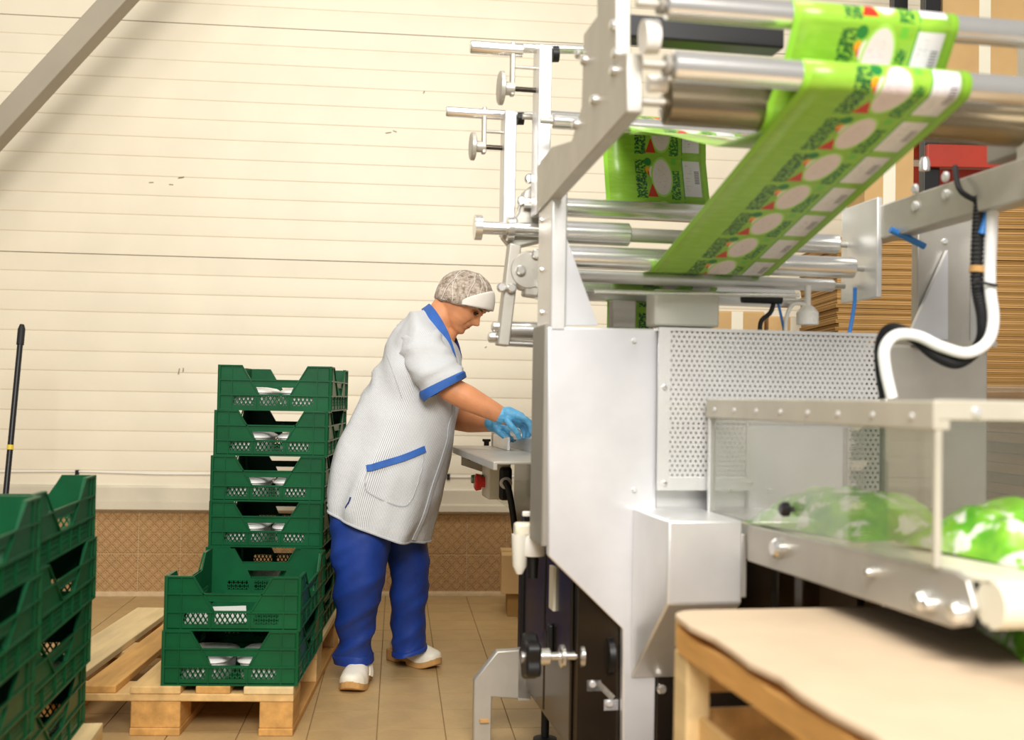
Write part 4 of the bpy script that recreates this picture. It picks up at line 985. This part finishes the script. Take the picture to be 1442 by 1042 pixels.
# ---- things on top of the panel
a, b = my(922, 458, .10), my(1014, 410, .10)
part(MB().box((a.x, .10, a.z), (b.x, .18, b.z)), 'junction_box', 'frost', bevel=.006)
part(MB().box((a.x + .02, .12, a.z), (b.x - .02, .17, a.z + .04)), 'junction_terminals', 'cream_p')
part(MB().cyl(my(1045, 420, .1), my(1100, 422, .1), .012), 'sensor', 'black'); part(MB().cyl(my(1100, 422, .1), my(1140, 424, .1), .005), 'sensor_rod', 'chrome')
part(MB().tube(smoothpath([my(1090, 424, .1), my(1085, 440, .1), my(1072, 452, .1), my(1070, 470, .1)], 12), .006), 'sensor_cable', 'black_r')
part(MB().tube(smoothpath([my(1095, 424, .1), my(1100, 445, .1), my(1105, 470, .1)], 12), .0035), 'air_line', 'blue_p')
part(MB().lathe(my(1137, 457, .08), (0, 0, 1), [(0, .028), (.03, .028), (.045, .016), (.05, .008), (.1, .008)], 18), 'valve', 'white_p')
part(MB().tube(smoothpath([my(1137, 430, .08), my(1118, 428, .08), my(1108, 445, .08), my(1106, 470, .08)], 14), .005), 'air_line', 'white_p')
part(MB().tube(smoothpath([my(1204, 405, .0), my(1203, 430, .0), my(1196, 470, .0)], 10), .005), 'air_line', 'blue_p')
part(MB().box(my(862, 462, .16), my(890, 425, .2)), 'film_sensor', 'grey_paint', bevel=.004)
part(MB().tube(smoothpath([mx(1345, 235, .83), my(1352, 268, -.4), my(1380, 285, -.42)], 10), .006), 'cable_tie', 'black_r')
part(MB().tube([my(1254, 323, -.1), my(1302, 347, -.1)], .008), 'air_line', 'blue_p')
# hoses down the pillar
hw_ = smoothpath([my(*p, -.44) for p in ((1399, 268), (1396, 330), (1394, 400), (1399, 450), (1390, 482), (1362, 497), (1325, 488), (1292, 473), (1262, 472), (1246, 490), (1247, 520), (1256, 560))], 70)
part(MB().tube(hw_, .0125, 14), 'hose', 'cable_w')
hb = smoothpath([my(*p, -.42) for p in ((1381, 276), (1377, 330), (1376, 400), (1384, 450), (1380, 485), (1350, 510), (1318, 500), (1285, 474), (1255, 464), (1241, 484), (1241, 520), (1247, 560))], 260)
part(MB().tube(hb, [.0118 + .0022 * (i % 2) for i in range(260)], 12), 'corrugated_hose', 'black_r')
part(MB().tube(smoothpath([my(*p, -.43) for p in ((1397, 270), (1390, 300), (1382, 330))], 10), .009), 'hose', 'blue_p')
part(MB().cyl(my(1377, 375, -.42), my(1376, 384, -.42), .0165), 'hose_clip', 'sole')
part(MB().tube([my(1372, 396, -.45), my(1404, 402, -.46)], .003), 'zip_tie', 'black')

# ================================================================== infeed table beyond the post
tz = mx(690, 640, -.02).z
ti = my(642, 630, 1.42); tl = -.045
tz = ti.z
it = empty('infeed_table', MO, MA, 'steel infeed table with control box in front of the bending person', 'table')
MB().box((tl, .48, tz - .004), (.5, 1.5, tz + .004)).build('table_top', 'alu', it, 0, .002)
MB().box((tl - .004, .48, tz - .020), (tl + .008, 1.42, tz + .003)).build('table_edge', 'alu', it, 0, .002)
MB().box((.16, .92, tz + .004), (.5, 1.5, tz + .05)).build('feed_channel', 'steel', it, 0, .002)
MB().box((.10, 1.42, tz), (.16, 1.47, tz + .10)).build('channel_end', 'alu', it, 0, .003)
MB().box((.10, 1.12, tz + .004), (.11, 1.47, tz + .05)).build('channel_side', 'steel', it, 0, .002)
k_ = mz(685, 628, tz); MB().lathe((k_.x, k_.y, tz), (0, 0, 1), [(0, .01), (.015, .01), (.018, .016), (.026, .016)], 16).build('thumb_screw', 'black', it)
a = my(650, 645, 1.40); b = my(690, 668, 1.40)
MB().prism([V(a.x, 1.40, tz - .01), V(b.x, 1.40, tz - .01), V(b.x, 1.40, b.z), V(a.x, 1.40, my(650, 655, 1.40).z)], (0, .012, 0)).build('end_plate', 'alu', it)
MB().cyl(my(662, 644, 1.40), my(662, 644, 1.385), .012).build('end_bolt', 'black', it)
for y in (.9, 1.35): MB().box((.34, y, 0), (.38, y + .04, tz)).build('table_leg', 'alu', it)
MB().box((.172, .80, .55), (.30, 1.38, tz - .005)).build('table_apron', 'steel_dark', it, 0, .004)
cbx = my(681, 655, 1.28); cb1 = my(712, 700, 1.28)
cb_ = MB().box((cbx.x, 1.18, cb1.z), (cb1.x, 1.32, tz - .03)).build('control_box', 'cream_p', it, 0, .008)
cc = my(681, 679, 1.25)
MB().lathe((cbx.x, 1.25, cc.z), (-1, 0, 0), [(0, .018), (.012, .018), (.013, .027), (.03, .03), (.036, .022)], 20).build('emergency_button', 'red_p', cb_)
MB().lathe((cbx.x - .03, 1.285, cc.z + .008), (-1, 0, 0), [(-.03, .016), (.0, .016), (.012, .014)], 16).build('start_button', 'green_p', cb_)
sc = my(712, 680, 1.17)
MB().box((sc.x - .022, 1.16, sc.z - .06), (sc.x + .022, 1.185, sc.z + .055)).build('socket', 'black', cb_, 0, .012)
MB().lathe((sc.x, 1.165, sc.z), (0, -1, 0), [(0, .022), (.012, .020), (.014, .012)], 20).build('cable_gland', 'white_p', cb_)
MB().tube(smoothpath([my(712, 680, 1.15), my(716, 688, 1.10), my(721, 715, 1.1), my(725, 745, 1.12), my(730, 790, 1.16)], 20), .011, 12).build('cable', 'black_r', cb_)
a, b, c = my(672, 684, 1.36), my(722, 720, 1.36), my(738, 690, 1.36)
MB().prism([V(a.x, 1.36, a.z + .02), a, b, V(c.x, 1.36, b.z), V(c.x, 1.36, a.z + .02)], (0, .008, 0)).build('cover_plate', 'clear', it)
for i, (px, py, s_) in enumerate(((726, 613, .020), (742, 614, .024), (735, 606, .016))):
    c = P(px, py, 3.74 + .04 * i); mb = MB().lathe((0, 0, 0), (0, 0, 1), [(-.012, .008), (0, .009), (.002, s_ * .9), (.008, s_), (.016, s_ * .85), (.024, s_ * .45), (.026, .001)], 18)
    o = mb.build('mushroom', 'produce', None, 60); o.location = c; o.rotation_euler = (.4, .5 * i, 0)
    tag(o, ('white round produce under the gloved thumb', 'white round produce nearest the steel post', 'small white produce between the gloved fingers')[i], 'produce', 'white produce in the feed channel')

# ================================================================== discharge conveyor
cx = my(1050, 740, -.27).x; far = -.27
dce = empty('discharge_conveyor', MO, MA, 'short steel discharge conveyor with cream belt and clear guard tunnel', 'conveyor')
nt, nb = mx(1372, 812, cx), mx(1338, 884, cx); ftp, fb = mx(1051, 738, cx), mx(1052, 790, cx)
side = [ftp, fb, nb, V(cx, nb.y - .04, nb.z + .012), V(cx, nt.y, (nt.z + nb.z) / 2 - .004), V(cx, nt.y + .02, nt.z - .008), nt + V(0, .05, 0)]
WCV = .34
sp_ = MB().prism(side, (.012, 0, 0)).build('side_plate', 'alu', dce, 0, .003)
MB().prism([p + V(WCV, 0, 0) for p in side], (.012, 0, 0)).build('side_plate', 'alu', dce, 0, .003)
slope = (nt.z - ftp.z) / (nt.y - ftp.y)
def bz(y): return ftp.z + slope * (y - ftp.y) - .003
ye = nt.y - .02
MB().hexa([V(cx + .012, far + .1, bz(far + .1) - .006), V(cx + WCV, far + .1, bz(far + .1) - .006), V(cx + WCV, ye, bz(ye) - .006), V(cx + .012, ye, bz(ye) - .006)],
          [V(cx + .012, far + .1, bz(far + .1)), V(cx + WCV, far + .1, bz(far + .1)), V(cx + WCV, ye, bz(ye)), V(cx + .012, ye, bz(ye))]).build('belt', 'belt', dce, 0)
MB().cyl((cx + .012, ye, bz(ye) - .034), (cx + WCV, ye, bz(ye) - .034), .034, n=32).build('end_roller', 'belt', dce)
MB().hexa([V(cx + .012, far, bz(far) - .075), V(cx + WCV, far, bz(far) - .075), V(cx + WCV, ye, bz(ye) - .068), V(cx + .012, ye, bz(ye) - .068)],
          [V(cx + .012, far, bz(far) - .07), V(cx + WCV, far, bz(far) - .07), V(cx + WCV, ye, bz(ye) - .062), V(cx + .012, ye, bz(ye) - .062)]).build('return_belt', 'black_r', dce, 0)
for px, py, r_ in ((1100, 772, .02), (1305, 846, .018), (1318, 850, .012), (1355, 862, .018), (1235, 805, .008)):
    bolt(mx(px, py, cx), (-1, 0, 0), r_, sp_, 'chrome', .02)
for y in (-.33, -.45): MB().box((cx + .05, y, 0), (cx + .09, y + .04, bz(y) - .07)).build('conveyor_leg', 'steel_dark', dce, 0, .003)
for y in (-.33, -.45): MB().box((cx + WCV - .09, y, 0), (cx + WCV - .05, y + .04, bz(y) - .07)).build('conveyor_leg', 'steel_dark', dce, 0, .003)
# guard tunnel
gx = cx - .006; gy0 = mx(1000, 650, gx).y; gy1 = mx(1316, 650, gx).y; zt_ = mx(1160, 566, gx).z + .0; zb_ = mx(1160, 597, gx).z
MB().hexa([V(gx, gy0, mx(1003, 722, gx).z), V(gx + .005, gy0, mx(1003, 722, gx).z), V(gx + .005, gy1, mx(1316, 800, gx).z), V(gx, gy1, mx(1316, 800, gx).z)],
          [V(gx, gy0, zt_), V(gx + .005, gy0, zt_), V(gx + .005, gy1, zt_), V(gx, gy1, zt_)]).build('guard_sheet', 'clear', dce, 0)
gr = MB().box((gx - .008, gy1 - .01, zb_), (gx + .02, gy0 + .01, zt_ + .004)).build('guard_rail', 'rail', dce, 0, .003)
for i in range(8): y = gy1 + .05 + i * (gy0 - gy1 - .1) / 7; bolt(V(gx - .008, y, (zb_ + zt_) / 2), (-1, 0, 0), .005, gr, 'steel', .004)
MB().box((gx - .003, gy1 - .008, mx(1316, 800, gx).z), (gx + .009, gy1 + .002, zt_ + .006)).build('guard_post', 'rail', dce, 0, .003)
MB().box((gx - .004, gy0 - .004, mx(1003, 722, gx).z), (gx + .010, gy0 + .008, zt_)).build('guard_post', 'steel', dce, 0, .002)
rr3 = MB().box((gx, gy1 - .012, zt_ - .025), (gx + .46, gy1 + .006, zt_ + .006)).build('guard_rail', 'rail', dce, 0, .003)
for i in range(4): bolt(V(gx + .06 + i * .09, gy1 - .012, zt_ - .012), (0, -1, 0), .008, rr3, 'steel', .006)
MB().box((gx, gy1, zt_), (gx + .46, gy0, zt_ + .004)).build('guard_lid', 'clear', dce, 0)
MB().box((gx + .45, gy1, bz(gy1)), (gx + .455, gy0, zt_)).build('guard_sheet', 'clear', dce, 0)
kn = mx(1111, 717, gx); MB().lathe(kn, (-1, 0, 0), [(-.01, .006), (0, .006), (.002, .014), (.012, .015), (.018, .010)], 18).build('guard_knob', 'black', dce)

# salad bags on the belt
def bag(name, c, lx_, ly_, h, rz, label, seed):
    mb = MB(); nu, nv = 28, 20
    for top in (1, 0):
        for j in range(nv + 1):
            for i in range(nu + 1):
                u, v = -1 + 2 * i / nu, -1 + 2 * j / nv; e_ = (1 - abs(u) ** 3.0) * (1 - abs(v) ** 2.6)
                z = h * (e_ ** .6) * (1 + .35 * noise.noise(Vector((u * 2.2 + seed, v * 2.2, seed)))) + .012 * noise.noise(Vector((u * 6, v * 6, seed))) * (1 - e_ * .3)
                mb.v.append((u * lx_ * (1 - .06 * (1 - v * v)), v * ly_, max(z, .004) if top else .001))
    st_ = (nu + 1) * (nv + 1)
    for t_ in (0, 1):
        for j in range(nv):
            for i in range(nu):
                q = t_ * st_ + j * (nu + 1) + i; mb.f.append((q, q + 1, q + nu + 2, q + nu + 1))
    edge = [i for i in range(nu + 1)] + [j * (nu + 1) + nu for j in range(1, nv + 1)] + [nv * (nu + 1) + i for i in range(nu - 1, -1, -1)] + [j * (nu + 1) for j in range(nv - 1, 0, -1)]
    for a_, b_ in zip(edge, edge[1:] + edge[:1]): mb.f.append((a_, b_, b_ + st_, a_ + st_))
    o = mb.build(name, 'bag', None, 60); w_ = MO + mU * c[0] + mV * c[1]; o.location = (w_.x, w_.y, c[2]); o.rotation_euler = (math.atan(slope) * 0, 0, rz); return tag(o, label, 'bag', 'salad bags')
bag('salad_bag', (cx + .165, -.42, bz(-.42) + .004), .135, .17, .085, MA + .25, 'green and white salad bag under the clear guard tunnel', 1.1)
bag('salad_bag', (cx + .25, -.86, bz(-.86) + .004), .13, .16, .075, MA + .1, 'green salad bag at the belt end by the right edge', 4.3)

qb = mz(1500, 915, .62)
bag('salad_bag', (qb.x, qb.y, .622), .10, .12, .06, MA - .3, 'green salad bag lying on the wooden crate below the belt end', 8.8)

# ================================================================== wooden crate in the foreground
zc = .62; f0 = mz(952, 866, zc); n0 = mz(1200, 1042, zc)
wc = empty('wooden_crate', MO, MA, 'pale plywood topped wooden crate in the foreground at lower right', 'crate'); kx = f0.x
yF = mz(1000, 858, zc).y; yN = yF - 1.25
wv = []; 
top = [V(kx, yF - .05, zc)] + [V(kx + .05 - .05 * math.cos(a), yF - .05 + .05 * math.sin(a), zc) for a in np.linspace(.1, PI / 2, 7)] + [V(kx + 1.1, yF, zc), V(kx + 1.1, yN, zc)] + [V(kx + .006 * math.sin(i * 2.3), yN + (yF - .05 - yN) * i / 14, zc) for i in range(14)]
MB().prism(top, (0, 0, -.012)).build('plywood_top', 'ply', wc, 0, .003)
mb = MB()
for i in range(12):
    y0, y1 = yN + 1.2 * i / 12, yN + 1.2 * (i + 1) / 12; a_, b_ = .002 + .006 * noise.noise(Vector((i, 1, 0))), .002 + .006 * noise.noise(Vector((i + 1, 1, 0)))
    g0, g1 = .02 + .004 * (i % 3), .02 + .004 * ((i + 1) % 3)
    mb.hexa([V(kx + a_, y0, zc - .065), V(kx + .03, y0, zc - .065), V(kx + .03, y1, zc - .065), V(kx + b_, y1, zc - .065)], [V(kx + a_, y0, zc - g0), V(kx + .03, y0, zc - g0), V(kx + .03, y1, zc - g1), V(kx + b_, y1, zc - g1)])
mb.build('edge_batten', 'wood2', wc, 0)
MB().box((kx + .01, yF - .05, zc - .065), (kx + 1.1, yF - .01, zc - .016)).build('edge_batten', 'wood', wc, 0, .003)
MB().box((kx + .006, yF - .09, 0), (kx + .05, yF - .02, zc - .065)).build('corner_post', 'wood3', wc, 0, .004)
MB().box((kx + .006, yN + .02, 0), (kx + .05, yN + .09, zc - .065)).build('corner_post', 'wood3', wc, 0, .004)
MB().bar(V(kx + .02, yF - .12, .02), V(kx + .02, yF - .58, zc - .08), .09, .02, (1, 0, 0)).build('diagonal_board', 'wood2', wc, 0, .003)
for z_ in (.05, .2, .35): MB().box((kx + .03, yN + .03, z_), (kx + .045, yF - .03, z_ + .10)).build('side_board', 'wood', wc, 0, .003)
for z_ in (.05, .2, .35, .48): MB().box((kx + .05, yF - .045, z_), (kx + 1.05, yF - .03, z_ + .10)).build('side_board', 'wood', wc, 0, .003)

# ================================================================== goods behind the machine
def cstack(px0, px1, pyt, Y, dep, label, mat, rz=.0, nmax=90, sheet=.0135):
    a, b = P(px0, pyt, Y), P(px1, pyt, Y); e_ = empty('cardboard_stack', ((a.x + b.x) / 2, Y + dep / 2, 0), rz, label, 'cardboard'); hw2 = (b.x - a.x) / 2
    n = int((a.z - .12) / sheet); MB().box((-hw2, -dep / 2, 0), (hw2, dep / 2, .12)).build('pallet_base', 'wood2', e_, 0)
    mes = []
    for q in range(4):
        mb = MB(); sk = random.uniform(-.003, .003)
        for s_ in range(2): mb.box((-hw2 + random.uniform(-.004, .003), -dep / 2 + random.uniform(-.004, .003), s_ * sheet / 2 + .0002), (hw2 + random.uniform(-.008, .008), dep / 2, (s_ + 1) * sheet / 2 - .0005))
        mes.append(mb.mesh('cardboard_sheet', mat if q % 2 else 'card', 0))
    for i in range(n): inst('cardboard_sheet', mes[i % 4], e_, (random.uniform(-.004, .004), random.uniform(-.004, .004), .12 + i * sheet), (0, .006 * math.sin(i * .5), 0))
    return e_
cstack(1180, 1303, 330, 3.95, .5, 'tall stack of flattened brown cardboard behind the sealing head', 'card2')
cstack(1384, 1560, 262, 3.7, .6, 'taller stack of flattened cardboard at the right edge behind the hoses', 'card2')
def carton(px0, px1, pyt, pyb, Y, dep, label, mat='carton', rz=0.0):
    a, b = P(px0, pyt, Y), P(px1, pyb, Y); hw2, hh = (b.x - a.x) / 2, a.z - b.z
    e_ = empty('carton', ((a.x + b.x) / 2, Y + dep / 2, b.z), rz, label, 'carton')
    MB().box((-hw2, -dep / 2, 0), (hw2, dep / 2, hh)).build('box_body', mat, e_, 0, .004)
    MB().box((-.025, -dep / 2 - .0008, 0), (.025, dep / 2, hh + .0008)).build('packing_tape', 'cream_p', e_, 0)
    for sx in (-1, 1): MB().box((min(0, sx * hw2) + .002, -dep / 2 + .002, hh), (max(0, sx * hw2) - .002, dep / 2 - .002, hh + .003)).build('flap', mat, e_, 0)
    return e_
# a pallet rack with cartons
rk = empty('pallet_rack', P(1300, 560, 4.75) * 1.0, 0, 'red pallet rack with dark uprights behind the machine', 'rack'); rk.location.z = 0
rx = rk.location
def rkb(lo, hi, nm, mat): MB().box(lo, hi).build(nm, mat, rk, 0, .004)
zr = P(1340, 215, 4.75).z
for x in (.03, 1.0): rkb((x - .035, 0, 0), (x + .035, .06, 3.2), 'upright', 'black'); rkb((x - .035, .40, 0), (x + .035, .46, 3.2), 'upright', 'black')
for z in (zr - .02, zr + .12, zr - .95): rkb((-.0, -.03, z - .05), (1.0, .02, z + .05), 'beam', 'rack'); rkb((-.0, .42, z - .05), (1.0, .47, z + .05), 'beam', 'rack')
for z in (zr - .95,): rkb((.05, .0, z + .05), (.98, .44, z + .065), 'shelf', 'wood2')
rkb((.05, .0, zr + .17), (.98, .44, zr + .185), 'shelf', 'wood2')
shz = zr - .95 + .065
def rcarton(x0, x1, h_, label, z=shz):
    e_ = empty('carton', (rx.x + (x0 + x1) / 2, rx.y + .22, z), 0, label, 'carton'); w2 = (x1 - x0) / 2
    MB().box((-w2, -.2, 0), (w2, .18, h_)).build('box_body', 'carton', e_, 0, .004); MB().box((-.025, -.201, 0), (.025, .18, h_ + .001)).build('packing_tape', 'cream_p', e_, 0)
    for sx in (-1, 1): MB().box((min(0, sx * w2) + .002, -.195, h_), (max(0, sx * w2) - .002, .175, h_ + .003)).build('flap', 'carton', e_, 0)
rcarton(.08, .45, .5, 'big tan carton on the upper rack shelf, left one', zr + .185); rcarton(.5, .95, .45, 'big tan carton on the upper rack shelf, right one', zr + .185)
hcol = 0
for i, (x0, x1) in enumerate(((1010, 1090), (1096, 1176))):
    zc_ = 0
    for j, h_ in enumerate(((.50, .48, .42), (.46, .52, .40))[i]):
        a = P(x0, 440, 4.6); b = P(x1, 440, 4.6); rcarton(a.x - rx.x, b.x - rx.x, h_ - .004, 'tan carton, %s of the %s carton pile behind the film rollers' % (('bottom', 'middle', 'top')[j], ('left', 'right')[i]), zc_); zc_ += h_
# tall carton between film and rack
bx = P(1232, 175, 4.35); bx2 = P(1303, 175, 4.35)
tc = empty('carton', ((bx.x + bx2.x) / 2, 4.59, 0), 0, 'tall pale tan carton standing behind the film web', 'carton')
w2 = (bx2.x - bx.x) / 2
MB().box((-w2, -.12, 0), (w2, .12, bx.z)).build('box_body', 'carton', tc, 0, .004); MB().box((-.025, -.121, 0), (.025, .12, bx.z + .001)).build('packing_tape', 'cream_p', tc, 0)
# carton on a low board by the wall
cq = P(706, 770, 5.35); c2 = P(706, 822, 5.35)
lb = empty('carton', (cq.x + .14, 5.2, c2.z + .0), R(2), 'orange brown carton by the tiled wall beyond the machine base', 'carton')
hb_ = cq.z - c2.z
MB().box((-.14, -.13, 0), (.14, .13, hb_)).build('box_body', 'carton', lb, 0, .004); MB().box((-.141, -.02, hb_ * .3), (.1, .02, hb_ + .001)).build('packing_tape', 'card', lb, 0)
db = MB().box((-.11, -.11, 0), (.15, .13, c2.z)).build('board', 'card2'); db.location = (cq.x + .14, 5.2, 0); db.rotation_euler = (0, 0, R(2)); tag(db, 'low dark board under the carton by the wall', 'board')
# stretch wrapped stack at the right edge
ws = P(1410, 540, 3.3); wr_ = empty('wrapped_stack', (ws.x + .3, 3.40, 0), .1, 'stretch wrapped cardboard stack at the right edge behind the guard', 'cardboard')
for i in range(30): MB().box((-.27 + random.uniform(-.01, .01), -.2 + random.uniform(-.01, .01), .12 + i * .031), (.27, .2, .12 + i * .031 + .028)).build('cardboard_sheet', 'card' if i % 3 else 'card2', wr_, 0)
MB().box((-.27, -.2, 0), (.27, .2, .12)).build('pallet_base', 'wood2', wr_, 0)
mb = MB(); hz = .12 + 30 * .031
rs = []
for j in range(24):
    ring = []
    for i in range(60):
        a = 2 * PI * i / 60; c, s_ = math.cos(a), math.sin(a); z = .05 + (hz - .03) * j / 23; k = .01 * noise.noise(Vector((c * 6, s_ * 6, z * 9)))
        ring.append((math.copysign(abs(c) ** .25, c) * (.295 + k), math.copysign(abs(s_) ** .25, s_) * (.225 + k), z))
    rs.append(ring)
loft('stretch_wrap', rs, 'wrap', wr_, False, 30)
